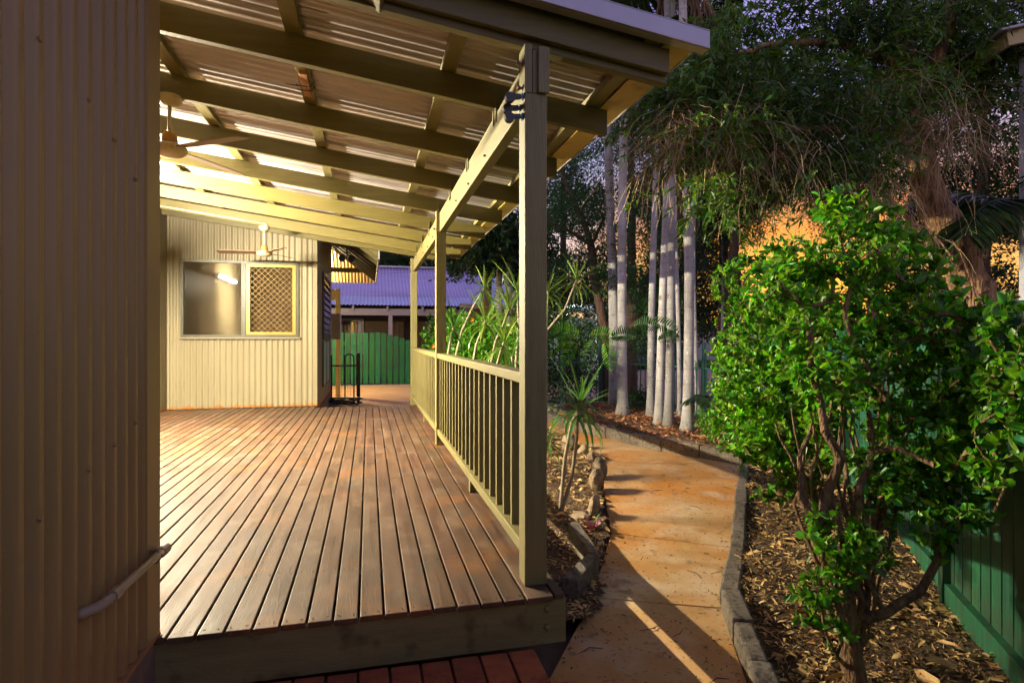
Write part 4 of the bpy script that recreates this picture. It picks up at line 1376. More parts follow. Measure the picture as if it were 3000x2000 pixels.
p0, p1 = ay(1600, 868, 17.0), ay(1800, 915, 17.0)
cpn('roof', MB().hexa([(p0.x - 1, 17.0, p0.z - .02), (p1.x + 2, 17.0, p1.z - .05), (p1.x + 2, 20.5, p1.z - .05), (p0.x - 1, 20.5, p0.z - .02), (p0.x - 1, 17.0, p0.z + .1), (p1.x + 2, 17.0, p1.z + .08), (p1.x + 2, 20.5, p1.z + .08), (p0.x - 1, 20.5, p0.z + .1)]), whitem)
pp = ay(1752, 935, 17.1)
cpn('post', MB().box(pp.x - 0.06, pp.x + 0.06, 17.05, 17.17, G, p1.z - 0.02), whitem)
cpn('back_wall', MB().box(p0.x - 1, p1.x + 2, 20.3, 20.4, G, p1.z - 0.06), paleboard)
lp = ay(1655, 921, 17.6)
cpn('lamp', MB().lathe([(0.04, -0.05), (0.07, -0.03), (0.07, 0.03), (0.05, 0.05)], lp, 12), emit('carport_lamp', (0.75, 0.92, 1.0), 260))

# ---- yard beyond the garden fence
sheet('paved_yard', [(3.2, 11.0), (16, 8.0), (20, 22), (3.2, 21)], G + 0.0, pavem)
sheet('lawn', [(3.2, 21.02), (20, 22.02), (30, 45), (-2, 45)], G - 0.004, M('lawn_soil', [(0.03, 0.08, 0.02), (0.05, 0.12, 0.03)], scale=3, rough=0.9))
n = 16000
x = rng.uniform(5, 18, n)
y = rng.uniform(21.2, 28, n)
P = np.stack([x, y, np.full(n, G)], 1)
D = unit(rng.normal(size=(n, 3)) * 0.35 + np.array([0, 0, 1]))
v, q = strip_arrays(P, D, rand_unit(n), rng.uniform(0.15, 0.42, n), 0.035)
tag(link('grass', fast_mesh('grass', v, q, L_grass)), 'long green grass beyond the paved yard', 'grass', kind='stuff')
pfn = empty('pale_fence', (11.0, 24, G), 'pale grey paling fence far behind the palms', 'fence')
for i in range(60):
    xx = -3.0 + 0.2 * i
    link('paling', MB().box(xx - 0.09, xx + 0.09, 0, 0.02, 0, 1.75 + rng.uniform(-.02, .02)), paleboard, pfn)
b_ = gz(1976, 1085)
bn = empty('wheelie_bin', (b_.x, b_.y, G), 'dark green wheelie bin standing in the far yard behind the palms', 'bin')
bs_ = 1.0
link('body', MB().hexa([(-.22, -.25, .06), (.22, -.25, .06), (.22, .22, .06), (-.22, .22, .06), (-.29, -.34, .95), (.29, -.34, .95), (.29, .30, .95), (-.29, .30, .95)]), M('bin_green', [(0.01, 0.05, 0.04), (0.015, 0.06, 0.05)], scale=4, rough=0.5), bn, bevel=0.02)
link('lid', MB().hexa([(-.31, -.37, .955), (.31, -.37, .955), (.31, .33, .97), (-.31, .33, .97), (-.28, -.30, 1.02), (.28, -.30, 1.02), (.28, .33, 1.06), (-.28, .33, 1.06)]), MATS['bin_green'], bn, bevel=0.015)
for s_ in (-1, 1):
    link('wheel', MB().tube([(s_ * 0.20, .24, .10), (s_ * 0.26, .24, .10)], 0.10, 14), blackplastic, bn)

# ---- white half-log edging ring
lgp = gz(1655, 1212, G + 0.02)
le = empty('log_edging', (lgp.x - 0.25, lgp.y, G), 'ring of short upright grey half logs edging a raised bed', 'edging')
for i in range(13):
    a = -2.3 + i * 0.20
    cx, cy = 0.50 * math.sin(a), -0.42 * math.cos(a)
    rr = 0.048
    link('log', MB().lathe([(rr, 0), (rr, 0.20), (rr * 0.75, 0.225)], (cx, cy, 0.02), 10), logm, le, smooth=False)

# ---- corner of the shed roof hanging in at the top right
sp_ = at(2950, 100, 3.7)
sh = empty('shed_eave', sp_, 'cream and rust stained eave corner of an outbuilding, top right among the foliage', 'eave')
er = (0, R(-10), -YAW - R(8))
link('barge_board', MB().box(0.0, 1.2, 0.0, 0.03, -0.075, 0.015), shedm, sh, bevel=0.003, rot=er)
link('fascia', MB().box(-0.002, 0.025, 0.031, 0.5, -0.075, 0.015), shedm, sh, bevel=0.003, rot=er)
link('roof_sheet', MB().box(-0.05, 1.2, -0.04, 0.55, 0.017, 0.03), capm, sh, rot=er)
link('corner_post', MB().box(0.215, 0.275, 0.10, 0.16, -2.2, -0.05), M('pale_post', [(0.42, 0.42, 0.46), (0.5, 0.5, 0.55)], scale=4, rough=0.5), sh, rot=(0, 0, -YAW))


# ================================================================== vegetation
def branch_mesh(nodes, parent, rad, mat, sides=6):
    nodes = np.asarray(nodes)
    m = MB()
    for i, p in enumerate(parent):
        if p < 0:
            continue
        a, b = Vector(nodes[p]), Vector(nodes[i])
        if (a - b).length < 1e-5:
            continue
        dv = (b - a).normalized() * rad[i] * 0.45
        m.tube([a - dv, b + dv], [min(rad[p], rad[i] * 1.35), rad[i]], sides if rad[i] > 0.006 else (4 if rad[i] > 0.003 else 3), cap=False)
    return m


def grow(stems, targets, jitter=0.12, seg=0.09, lift=0.0, r_tip=0.0018, expo=0.42, r_seed=7):
    """stems: list of polylines (lists of points, each joined to the nearest earlier node); targets are reached one after the other from the nearest node"""
    r_ = np.random.default_rng(r_seed)
    nodes, par = [], []
    fixed = {}
    for st in stems:
        pts = [np.array(p[:3], float) for p in st]
        rads = [p[3] if len(p) > 3 else 0 for p in st]
        if nodes:
            d = [np.linalg.norm(pts[0] - q) for q in nodes]
            prev = int(np.argmin(d))
        else:
            nodes.append(pts[0])
            par.append(-1)
            fixed[0] = rads[0]
            prev = 0
        for (a, b, ra, rb) in zip(pts[:-1], pts[1:], rads[:-1], rads[1:]):
            n = max(1, int(np.linalg.norm(b - a) / 0.07))
            for k_ in range(1, n + 1):
                t_ = k_ / n
                q = a + (b - a) * t_ + r_.normal(size=3) * 0.006
                nodes.append(q)
                par.append(prev)
                prev = len(nodes) - 1
                fixed[prev] = ra + (rb - ra) * t_
    tips = []
    arr = np.zeros((len(nodes) + len(targets) * 40, 3))
    arr[:len(nodes)] = nodes
    cnt = len(nodes)
    for t_ in targets:
        d = np.linalg.norm(arr[:cnt] - t_, axis=1)
        i = int(np.argmin(d))
        L_ = d[i]
        n = max(2, min(30, int(L_ / seg)))
        a = arr[i].copy()
        off = r_.normal(size=3) * jitter * L_
        prev = i
        for k_ in range(1, n + 1):
            s_ = k_ / n
            q = a + (t_ - a) * s_ + off * math.sin(math.pi * s_) + np.array([0, 0, lift * L_ * math.sin(math.pi * s_)])
            q = q + r_.normal(size=3) * 0.004
            arr[cnt] = q
            par.append(prev)
            prev = cnt
            cnt += 1
        tips.append(prev)
    nodes = arr[:cnt]
    load = np.zeros(cnt)
    load[tips] = 1
    for i in range(cnt - 1, 0, -1):
        load[par[i]] += load[i]
    rad = r_tip * np.maximum(load, 1) ** expo
    for i, r0 in fixed.items():
        if r0:
            rad[i] = r0
    return nodes, par, rad, tips


def ellipsoid_pts(c, r, n, shell=0.45):
    p = rand_unit(n) * (shell + (1 - shell) * rng.random((n, 1)) ** 0.5)
    return np.array(c) + p * np.array(r)


def cam_depth(P):
    return P[:, 0] * SN + P[:, 1] * CS


def px_of(P):
    P = np.asarray(P)
    d = cam_depth(P)
    l = P[:, 0] * CS - P[:, 1] * SN
    return U0 + F * l / d, V0 - F * (P[:, 2] - H) / d, d


def twig_leaves(nodes, par, tips, per, step_back, L, Wd, outward=0.9, up=0.35, centre=None, pairs=False):
    P, D = [], []
    for tnode in tips:
        chain = [tnode]
        while len(chain) < step_back and par[chain[-1]] >= 0:
            chain.append(par[chain[-1]])
        pts = np.asarray([nodes[c] for c in chain])
        ax = pts[0] - pts[min(2, len(pts) - 1)]
        ax = ax / (np.linalg.norm(ax) + 1e-9)
        for k_ in range(per):
            f_ = rng.random() ** 1.2 * (len(pts) - 1)
            i = int(f_)
            j = min(i + 1, len(pts) - 1)
            P.append(pts[i] + (pts[j] - pts[i]) * (f_ - i))
            sd = rng.normal(size=3)
            sd -= ax * (sd @ ax)
            sd /= np.linalg.norm(sd) + 1e-9
            D.append(ax * rng.uniform(0.1, 0.9) + sd * outward + np.array([0, 0, up * rng.random()]))
    P, D = np.array(P), np.array(D)
    n = len(P)
    return P, unit(D), unit(rng.normal(size=(n, 3)) * 0.75 + np.array([-0.55, 0.1, 0.75])), rng.uniform(*L, n), rng.uniform(*Wd, n)


def in_view(P, margin=600):
    u, v, d = px_of(P)
    return (d > 0.2) & (u > -margin) & (u < 3000 + margin) & (v > -margin) & (v < 2000 + margin)


# ---- the leafy shrubs by the path
def px_stem(pts, rad0, rad1):
    n = len(pts)
    return [(*at(*p), rad0 + (rad1 - rad0) * i / (n - 1)) for i, p in enumerate(pts)]


def poly_targets(poly, n, d0, d1, spread):
    poly = [(float(a), float(b)) for a, b in poly]
    us = [a for a, b in poly]
    vs = [b for a, b in poly]
    u = rng.uniform(min(us), max(us), n * 3)
    v = rng.uniform(min(vs), max(vs), n * 3)
    k_ = inside(poly, u, v)
    u, v = u[k_][:n], v[k_][:n]
    d = d0 + (d1 - d0) * (u - min(us)) / (max(us) - min(us)) + rng.uniform(-spread, spread, len(u))
    return np.array([at(a, b, c) for a, b, c in zip(u, v, d)])


def shrub(label, base_px, stems, blobs, seed, leaf=(0.026, 0.046), per=11, singles=0, extra=None):
    tg = np.concatenate([ellipsoid_pts(at(u, v, d), (ru * d / F, rd, rv * d / F), int(n * 1.1), 0.2) for (u, v, d, ru, rv, rd, n) in blobs])
    if extra is not None:
        tg = np.concatenate([tg, extra])
    u_, v_, d_ = px_of(tg)                   # keep the crown on this side of the board fence
    q_ = (u_ - U0) / F
    s_ = (1.825 - 2.168 * q_) / np.maximum(0.942 * q_ - 0.335, 0.02)
    dm = 2.168 + 0.942 * s_ - 0.06 - 0.3 * rng.random(len(q_))
    f_ = np.where((u_ > 2500) & (d_ > dm), dm / d_, 1.0)[:, None]
    tg = np.array([0, 0, H]) + (tg - np.array([0, 0, H])) * f_
    tg = tg[(f_[:, 0] > 0.999) | (rng.random(len(tg)) < 0.45)]
    tg = tg[tg[:, 2] > G + 0.10]
    root = np.array(stems[0][0][:3])
    tg = tg[np.argsort(np.linalg.norm(tg - root, axis=1) + rng.normal(size=len(tg)) * 0.15)]
    nodes, par, rad, tips = grow(stems, tg, 0.16, 0.07, 0.04, 0.0017, 0.36, seed)
    b = Vector(stems[0][0][:3])
    o = empty('leafy_shrub', (b.x, b.y, b.z), label, 'shrub', 'leafy shrubs beside the path')
    off = np.array(b)
    link('branches', branch_mesh(nodes - off, par, rad, barkm, 7), barkm, o, smooth=True)
    P, D, N, L_, W_ = twig_leaves(nodes, par, tips, per, 5, leaf, (leaf[0] * 0.55, leaf[1] * 0.62))
    k_ = in_view(P)
    P, D, N, L_, W_ = P[k_], D[k_], N[k_], L_[k_], W_[k_]
    if singles:
        u, v, d = px_of(P)
        order = np.argsort(-(L_ / d) * (0.6 + 0.4 * rng.random(len(d))))
        sel = order[:singles]
        rest = order[singles:]
        vv, qq = leaf_arrays(np.zeros((1, 3)), np.array([[1., 0, 0]]), np.array([[0, 0, 1.]]), np.array([1.0]), np.array([0.58]), 0.18)
        lm = fast_mesh('leaf', vv, qq, L_bush1)
        for i in sel:
            x_ = Vector(D[i])
            y_ = Vector(N[i]).cross(x_).normalized()
            z_ = x_.cross(y_)
            mt = Matrix((x_, y_, z_)).transposed().to_4x4()
            mt.translation = Vector(P[i] - off)
            ob = bpy.data.objects.new('leaf', lm)
            COL.objects.link(ob)
            ob.parent = o
            ob.matrix_local = mt @ Matrix.Scale(L_[i], 4)
        P, D, N, L_, W_ = P[rest], D[rest], N[rest], L_[rest], W_[rest]
    v, q = leaf_arrays(P - off, D, N, L_, W_, 0.18)
    lo = link('leaves', fast_mesh('leaves', v, q, L_bush), None, o)
    tag(lo, kind='stuff')
    return o


D0 = 2.13
st = [px_stem([(2503, 1975, D0), (2492, 1880, D0 + .02), (2478, 1760, D0 + .03)], 0.042, 0.030),
      px_stem([(2478, 1760, D0 + .03), (2510, 1690, D0 + .1), (2580, 1600, D0 + .2), (2545, 1560, D0 + .2), (2500, 1500, D0 + .25), (2540, 1380, D0 + .3), (2620, 1250, D0 + .35)], 0.026, 0.011),
      px_stem([(2478, 1760, D0 + .03), (2440, 1640, D0 + .1), (2400, 1560, D0 + .18), (2420, 1450, D0 + .2), (2455, 1340, D0 + .2), (2420, 1260, D0 + .2), (2405, 1170, D0 + .25)], 0.028, 0.014),
      px_stem([(2498, 1850, D0), (2590, 1800, D0 - .02), (2700, 1740, D0), (2735, 1640, D0 + .02), (2740, 1580, D0 + .05), (2830, 1530, D0), (2900, 1500, D0 - .05), (2960, 1410, D0 - .1)], 0.020, 0.006),
      px_stem([(2540, 1560, D0 + .2), (2600, 1440, D0 + .3), (2650, 1330, D0 + .35), (2625, 1220, D0 + .35)], 0.018, 0.010),
      px_stem([(2405, 1170, D0 + .25), (2380, 1080, D0 + .25), (2360, 960, D0 + .25), (2355, 900, D0 + .3), (2290, 840, D0 + .3)], 0.018, 0.009),
      px_stem([(2355, 900, D0 + .3), (2440, 880, D0 + .3), (2435, 800, D0 + .35)], 0.013, 0.007),
      px_stem([(2470, 1985, D0 - .02), (2420, 1860, D0), (2395, 1740, D0 + .05)], 0.008, 0.004),
      px_stem([(2530, 1930, D0), (2470, 1840, D0 - .05), (2440, 1740, D0 - .02), (2452, 1640, D0)], 0.010, 0.006),
      px_stem([(2500, 1690, D0 + .1), (2530, 1560, D0 + .1), (2515, 1430, D0 + .15), (2560, 1320, D0 + .2), (2545, 1210, D0 + .2)], 0.020, 0.010),
      px_stem([(2400, 1560, D0 + .18), (2345, 1450, D0 + .2), (2340, 1340, D0 + .25), (2380, 1240, D0 + .3)], 0.016, 0.008),
      px_stem([(2625, 1220, D0 + .35), (2500, 1000, D0 + .3), (2470, 930, D0 + .3), (2490, 830, D0 + .3)], 0.014, 0.007)]
srng = np.random.default_rng(77)
for k_ in range(20):
    ub = srng.uniform(2440, 2560)
    um = ub + srng.uniform(-130, 130)
    st.append(px_stem([(ub, srng.uniform(1700, 1950), D0 + srng.uniform(-.05, .2)), ((ub + um) / 2, 1600 + srng.uniform(-60, 60), D0 + .15), (um, srng.uniform(1330, 1480), D0 + .25), (um + srng.uniform(-70, 90), srng.uniform(1000, 1250), D0 + .3)], srng.uniform(0.006, 0.013), 0.004))
shrub('big leafy shrub with twisted brown stems nearest the camera, beside the green fence', None, st,
      [(2480, 730, 2.5, 150, 110, 0.22, 50), (2300, 880, 2.55, 150, 130, 0.22, 75), (2620, 880, 2.6, 180, 140, 0.30, 110), (2420, 1040, 2.45, 210, 140, 0.25, 75),
       (2700, 1100, 2.55, 230, 170, 0.28, 130), (2790, 1330, 2.25, 170, 130, 0.18, 75), (2850, 960, 2.7, 150, 110, 0.3, 60), (2640, 1420, 2.3, 150, 90, 0.15, 45),
       (2470, 1560, 2.2, 150, 90, 0.12, 26), (2420, 1760, 2.1, 110, 110, 0.10, 24), (2520, 1640, 2.1, 110, 70, .1, 20), (2450, 600, 2.5, 70, 40, .12, 18), (2540, 640, 2.5, 80, 50, .15, 18), (2650, 700, 2.5, 80, 40, .15, 12), (2300, 780, 2.6, 130, 50, .15, 20), (2900, 1180, 2.4, 120, 200, 0.2, 75), (2960, 1050, 2.3, 90, 150, 0.2, 40), (2780, 1540, 2.1, 110, 60, 0.1, 18)], 11, (0.015, 0.052), 11, 300,
      poly_targets([(2330, 760), (2440, 590), (2560, 620), (2700, 680), (2800, 760), (2900, 850), (3010, 900), (3010, 1380), (2880, 1540), (2700, 1560), (2560, 1400), (2380, 1350), (2300, 1000)], 720, 2.75, 2.35, 0.28))
D1 = 3.0
st = [px_stem([(2400, 1640, D1 - .1), (2395, 1520, D1), (2370, 1430, D1)], 0.036, 0.028),
      px_stem([(2370, 1430, D1), (2330, 1330, D1 + .1), (2270, 1200, D1 + .1), (2230, 1060, D1 + .1)], 0.020, 0.008),
      px_stem([(2370, 1430, D1), (2420, 1340, D1 + .1), (2340, 1180, D1 + .1), (2330, 1000, D1 + .1)], 0.022, 0.010)]
shrub('second leafy shrub, just behind the near one and reaching over the path', None, st,
      [(2240, 1000, 3.05, 130, 120, 0.3, 85), (2330, 1180, 3.0, 150, 140, 0.3, 95), (2200, 1180, 3.1, 110, 120, 0.25, 75), (2240, 1330, 3.0, 120, 70, 0.2, 42), (2420, 1300, 3.0, 130, 130, 0.3, 55), (2270, 1440, 2.9, 70, 40, 0.12, 14), (2330, 840, 3.1, 90, 60, 0.2, 22)], 12, (0.02, 0.044), 11, 0,
      poly_targets([(2090, 800), (2240, 700), (2400, 700), (2450, 1300), (2330, 1420), (2160, 1330), (2080, 1150)], 620, 3.25, 2.95, 0.3))
D2 = 4.2
st = [px_stem([(2290, 1440, D2), (2270, 1350, D2), (2250, 1270, D2)], 0.03, 0.02),
      px_stem([(2250, 1270, D2), (2200, 1150, D2), (2150, 1040, D2)], 0.014, 0.006),
      px_stem([(2250, 1270, D2), (2290, 1150, D2), (2280, 1040, D2)], 0.014, 0.006)]
shrub('farthest leafy shrub, spilling over the back kerb beside the stoutest palm', None, st,
      [(2150, 1080, 4.3, 80, 110, 0.3, 70), (2200, 1230, 4.2, 110, 100, 0.3, 95), (2140, 1270, 4.3, 60, 60, 0.25, 32), (2270, 1050, 4.3, 110, 120, 0.3, 70)], 13, (0.026, 0.044), 10)


# ---- palms
def palm(base, height, r0, lean, label, fronds=9, fl=1.9, seed=0, dead=0, flare=1.75):
    r_ = np.random.default_rng(seed + 100)
    o = empty('palm_tree', base, label, 'palm', 'pale trunked palms in the back bed')
    pts, rad = [], []
    n = 34
    for i in range(n + 1):
        s_ = i / n
        pts.append((lean[0] * height * s_ + 0.07 * math.sin(3.2 * s_ + seed) - 0.07 * math.sin(seed), lean[1] * height * s_, height * s_))
        k_ = 1 + (flare - 1) * math.exp(-s_ * height / 0.16)
        rad.append(r0 * k_ * (1 - 0.28 * s_) * (1.012 if i % 2 else 1.0))
    link('trunk', MB().tube(pts, rad, 16), palmm, o, smooth=True)
    top = Vector(pts[-1])
    link('crown_shaft', MB().tube([top - Vector((0, 0, 0.05)), top + Vector((0, 0, 0.25)), top + Vector((0, 0, 0.6))], [r0 * 0.8, r0 * 0.95, r0 * 0.4], 12), L_frond, o, smooth=True)
    for k_ in range(fronds + dead):
        a = 2 * math.pi * (k_ / max(1, fronds)) + r_.uniform(-.25, .25)
        is_dead = k_ >= fronds
        rise = r_.uniform(0.15, 1.0) if not is_dead else -0.9
        fm = frond_mesh(fl * r_.uniform(0.85, 1.1), rise, is_dead, int(r_.integers(1e6)))
        link('frond' if not is_dead else 'dead_frond', fm, None, o, loc=top + Vector((0, 0, 0.45 if not is_dead else 0.05)), rot=(0, 0, a))
    return o


FROND = {}


def frond_mesh(L_, rise, dead, seed):
    r_ = np.random.default_rng(seed)
    n = 30
    pts = []
    p = np.zeros(3)
    ang = math.atan(rise * 1.6) if not dead else -0.5
    for i in range(n + 1):
        pts.append(p.copy())
        step = L_ / n
        p = p + np.array([math.cos(ang), 0, math.sin(ang)]) * step
        ang -= (1.9 / n) * (0.4 + 1.2 * i / n) if not dead else (1.9 / n) * (1 if i < n * 0.5 else 0.1)
    pts = np.array(pts)
    P, D, N = [], [], []
    for i in range(3, n + 1):
        t_ = pts[i] - pts[i - 1]
        t_ = t_ / np.linalg.norm(t_)
        for s_ in (-1, 1):
            for h_ in (0, 0.5):
                q = pts[i - 1] + (pts[i] - pts[i - 1]) * h_
                P.append(q)
                dn = np.array([0, s_ * (1 if not dead else 0.25), -0.45 if not dead else -0.9]) + t_ * 0.7 + r_.normal(size=3) * 0.08
                D.append(dn)
                N.append(np.array([0, 0, 1.0]) + r_.normal(size=3) * 0.2)
    k_ = len(P)
    ll = (0.44 * np.sin(np.linspace(0.35, 2.8, k_)) + 0.08) * min(1, L_ / 1.5)
    v, q = leaf_arrays(np.array(P), np.array(D), np.array(N), ll, (0.034 if not dead else 0.02) * min(1, 0.35 + L_ / 2), 0.1, 'blade')
    mb = MB().tube([tuple(x_) for x_ in pts[::3]], [0.016 * (1 - 0.8 * i / (len(pts[::3]) - 1)) for i in range(len(pts[::3]))], 4)
    V = np.concatenate([v, np.array(mb.v)])
    qf = [f for f in mb.f if len(f) == 4]
    Q = np.concatenate([q, np.array(qf) + len(v)])
    return fast_mesh('frond', V, Q, L_deadfrond if dead else L_frond)


def palm_px(u, v, wpx, height, label, lean=(0, 0), seed=0, zg=G + 0.08, **kw):
    p = gz(u, v, zg)
    d = p.x * SN + p.y * CS
    palm(p - Vector((0, 0, 0.05)), height, wpx * d / F / 2, lean, label, seed=seed, **kw)


palm_px(1792, 1193, 17, 7.2, 'slimmest pale palm at the left edge of the palm clump', (-0.010, 0.0), 1)
palm_px(1808, 1193, 23, 7.6, 'smooth ringed palm, second from the left in the clump', (-0.008, 0.0), 2)
palm_px(1824, 1216, 28, 7.9, 'lichen speckled palm leaning right, third from the left', (0.022, 0.0), 3)
palm_px(1906, 1222, 21, 6.6, 'shaded grey palm leaning right, just left of the close pair', (0.020, 0.0), 4, dead=2)
palm_px(1930, 1243, 24, 6.9, 'clean pale palm, left one of the close pair', (0.012, 0.0), 5)
palm_px(1958, 1249, 25, 6.3, 'palm with peeling brown scabs, right one of the close pair', (-0.012, 0.0), 6, dead=3)
palm_px(2013, 1265, 31, 5.9, 'stoutest pale palm with a split foot, nearest the shrubs', (0.004, 0.0), 7, dead=2, fronds=10)
palm_px(1991, 1222, 13, 5.2, 'thin dark palm stem just left of the stoutest palm', (0.008, 0.0), 8, fronds=6, fl=1.3)
palm_px(2046, 1224, 13, 4.3, 'thin shaggy palm behind the stoutest palm to its right', (0.006, 0.0), 9, fronds=7, dead=4, fl=1.4)
palm_px(1466, 1140, 20, 9.5, 'dark violet palm trunk behind the dracaenas, left of the pair', (0.0, 0.0), 10, zg=G)
palm_px(1487, 1142, 21, 9.8, 'pale violet palm trunk behind the dracaenas, right of the pair', (0.001, 0.0), 11, zg=G)
palm_px(2105, 1160, 9, 3.6, 'young palm with low hanging fronds against the sunset sky', (0.0, 0.0), 12, zg=G, fronds=9, dead=2, fl=1.6)
palm_px(2500, 1150, 9, 6.0, 'distant palm with fronds showing behind the top of the near shrub', (0.0, 0.0), 14, zg=G, fronds=9, fl=1.9)


# ---- dracaenas
def drac_leaf(seed, curl):
    r_ = np.random.default_rng(seed)
    m = MB()
    n = 7
    x_, z_, a = 0.0, 0.0, 0.0
    for i in range(n + 1):
        s_ = i / n
        wd = 0.5 * (0.35 + 1.1 * s_ * (1 - s_) * 2.2) * (1 - s_ ** 4)
        m.v += [(x_, wd, z_ + 0.014 * wd), (x_, 0, z_), (x_, -wd, z_ + 0.014 * wd)]
        x_ += math.cos(a) / n
        z_ += math.sin(a) / n
        a -= curl * (0.3 + 1.4 * s_) / n
    for i in range(n):
        b = 3 * i
        m.f += [(b, b + 1, b + 4, b + 3), (b + 1, b + 2, b + 5, b + 4)]
    return m.mesh('leaf')


DL = [drac_leaf(i, c) for i, c in enumerate((0.25, 0.6, 1.1, 1.7))]
DLY, DLG = [m.copy() for m in DL], DL
for m in DLY:
    m.materials.append(L_drac)
for m in DLG:
    m.materials.append(L_dracg)


def dracaena(label, base, heads, yellow=True, nleaf=26):
    """heads: (top point, via points, leaf length)"""
    o = empty('dracaena', base, label, 'dracaena', 'spiky dracaenas in the bed by the railing')
    b0 = Vector(base)
    for top, via, ll in heads:
        pts = [Vector((0, 0, -0.03))] + [Vector(p) - b0 for p in via] + [Vector(top) - b0]
        fine = []
        for i in range(len(pts) - 1):
            for k_ in range(4):
                fine.append(pts[i].lerp(pts[i + 1], k_ / 4))
        fine.append(pts[-1])
        link('stem', MB().tube(fine, [0.016 - 0.006 * i / len(fine) for i in range(len(fine))], 8), M('dracaena_stem', [(0.22, 0.17, 0.11), (0.38, 0.31, 0.22)], scale=14, rough=0.8, bump=0.3, bscale=60), o, smooth=True)
        ax = (pts[-1] - pts[-2]).normalized()
        ax = (ax + Vector((0, 0, 0.8))).normalized()
        for k_ in range(nleaf):
            el = math.acos(1 - 1.62 * (k_ + 0.5) / nleaf)
            az = k_ * 2.39996
            d = Matrix.Rotation(az, 3, 'Z') @ Vector((math.sin(el), 0, math.cos(el)))
            q = Vector((0, 0, 1)).rotation_difference(ax)
            d = q @ d
            xx = d.normalized()
            yy = Vector((0, 0, 1)).cross(xx)
            if yy.length < 0.05:
                yy = Vector((0, 1, 0))
            yy.normalize()
            zz = xx.cross(yy)
            mt = Matrix((xx, yy, zz)).transposed().to_4x4()
            mt.translation = pts[-1] - ax * 0.05 * (k_ / nleaf)
            s_ = ll * random.uniform(0.75, 1.15)
            kind = (DLY if yellow else DLG)[min(3, int(k_ / nleaf * 3.2 + random.random()))]
            ob = bpy.data.objects.new('leaf', kind)
            COL.objects.link(ob)
            ob.parent = o
            ob.matrix_local = mt @ Matrix.Diagonal((s_ * 1.2, 0.028 if ll > .26 else 0.020, s_ * 1.2, 1))
    return o


zb0 = G + 0.02
b = gz(1640, 1500, zb0)
dA = b.x * SN + b.y * CS
dracaena('two stemmed green dracaena standing in the mulch just right of the front post', b,
         [(at(1703, 1175, dA + .1), [at(1655, 1340, dA), at(1675, 1240, dA)], 0.36), (at(1692, 1200, dA - .15), [at(1675, 1400, dA), at(1690, 1280, dA - .1)], 0.30)], False, 24)
b = gz(1585, 1400, zb0)
dB = b.x * SN + b.y * CS
dracaena('dracaena with pale leaves half hidden behind the front post, low beside the mulch', b, [(at(1604, 1285, dB), [at(1592, 1340, dB)], 0.32)], False, 22)


def drac_px(u, v, bu, bv, dz, ll, label, via=None, yellow=True, n=34):
    base = at(bu, bv, dz)
    base.z = zb0
    vv = [at(*p, dz) for p in (via or [])]
    base.x, base.y = base.x, base.y
    if not vv:
        vv = [at(bu, bv, dz)]
    dracaena(label, base, [(at(u, v, dz), vv, ll)], yellow, n)


drac_px(1420, 842, 1335, 1043, 7.4, 0.30, 'tall dracaena on a long leaning pale stem against the violet roof', [(1335, 1043), (1352, 970), (1385, 900)])
drac_px(1329, 958, 1312, 1040, 6.9, 0.30, 'short green dracaena just right of the middle post', [(1312, 1040), (1320, 990)], False)
drac_px(1423, 938, 1388, 1053, 6.2, 0.36, 'dracaena on a pale bent stem between the tall one and the yellow fan', [(1388, 1053), (1395, 1010)])
drac_px(1493, 905, 1440, 1060, 5.6, 0.36, 'yellowing dracaena fan with a thick bent stem left of the front post', [(1440, 1060), (1452, 1000), (1475, 950)], True, 30)
drac_px(1477, 1000, 1455, 1072, 5.0, 0.30, 'bronze tinged dracaena low over the handrail beside the front post', [(1455, 1072)], True, 26)
drac_px(1500, 1040, 1505, 1085, 4.7, 0.24, 'small fresh green dracaena peeping over the handrail next to the front post', [(1505, 1085)], False, 18)
drac_px(1515, 850, 1512, 1060, 5.8, 0.34, 'upright dracaena whose blades show along the left edge of the front post', [(1512, 1060), (1520, 950)])
drac_px(1605, 852, 1600, 1000, 6.6, 0.32, 'dracaena emerging just right of the front post above the dark hedge', [(1600, 1000)])
drac_px(1690, 818, 1560, 1010, 6.9, 0.34, 'dracaena crown on a long diagonal stem right of the front post', [(1560, 1010), (1605, 965), (1655, 905)], True, 30)

# ---- low purple plant by the path
b = gz(1735, 1560)
pp_ = empty('purple_plant', b, 'low purple and green strappy plant at the path edge by the blocks', 'plant')
for k_ in range(26):
    a = k_ * 2.4
    el = 0.25 + 0.9 * (k_ / 26)
    xx = Vector((math.cos(a) * math.sin(el), math.sin(a) * math.sin(el), math.cos(el)))
    yy = Vector((0, 0, 1)).cross(xx).normalized()
    mt = Matrix((xx, yy, xx.cross(yy))).transposed().to_4x4()
    me = bpy.data.meshes.get('purple_leaf_mesh') if k_ % 3 else bpy.data.meshes.get('strap_leaf_mesh')
    if me is None:
        me = drac_leaf(50 + k_, 0.8)
        me.name = 'purple_leaf_mesh' if k_ % 3 else 'strap_leaf_mesh'
        me.materials.append(L_purple if k_ % 3 else L_dracg)
    ob = bpy.data.objects.new('leaf', me)
    COL.objects.link(ob)
    ob.parent = pp_
    s_ = random.uniform(0.09, 0.16)
    ob.matrix_local = mt @ Matrix.Diagonal((s_, 0.022, s_, 1))


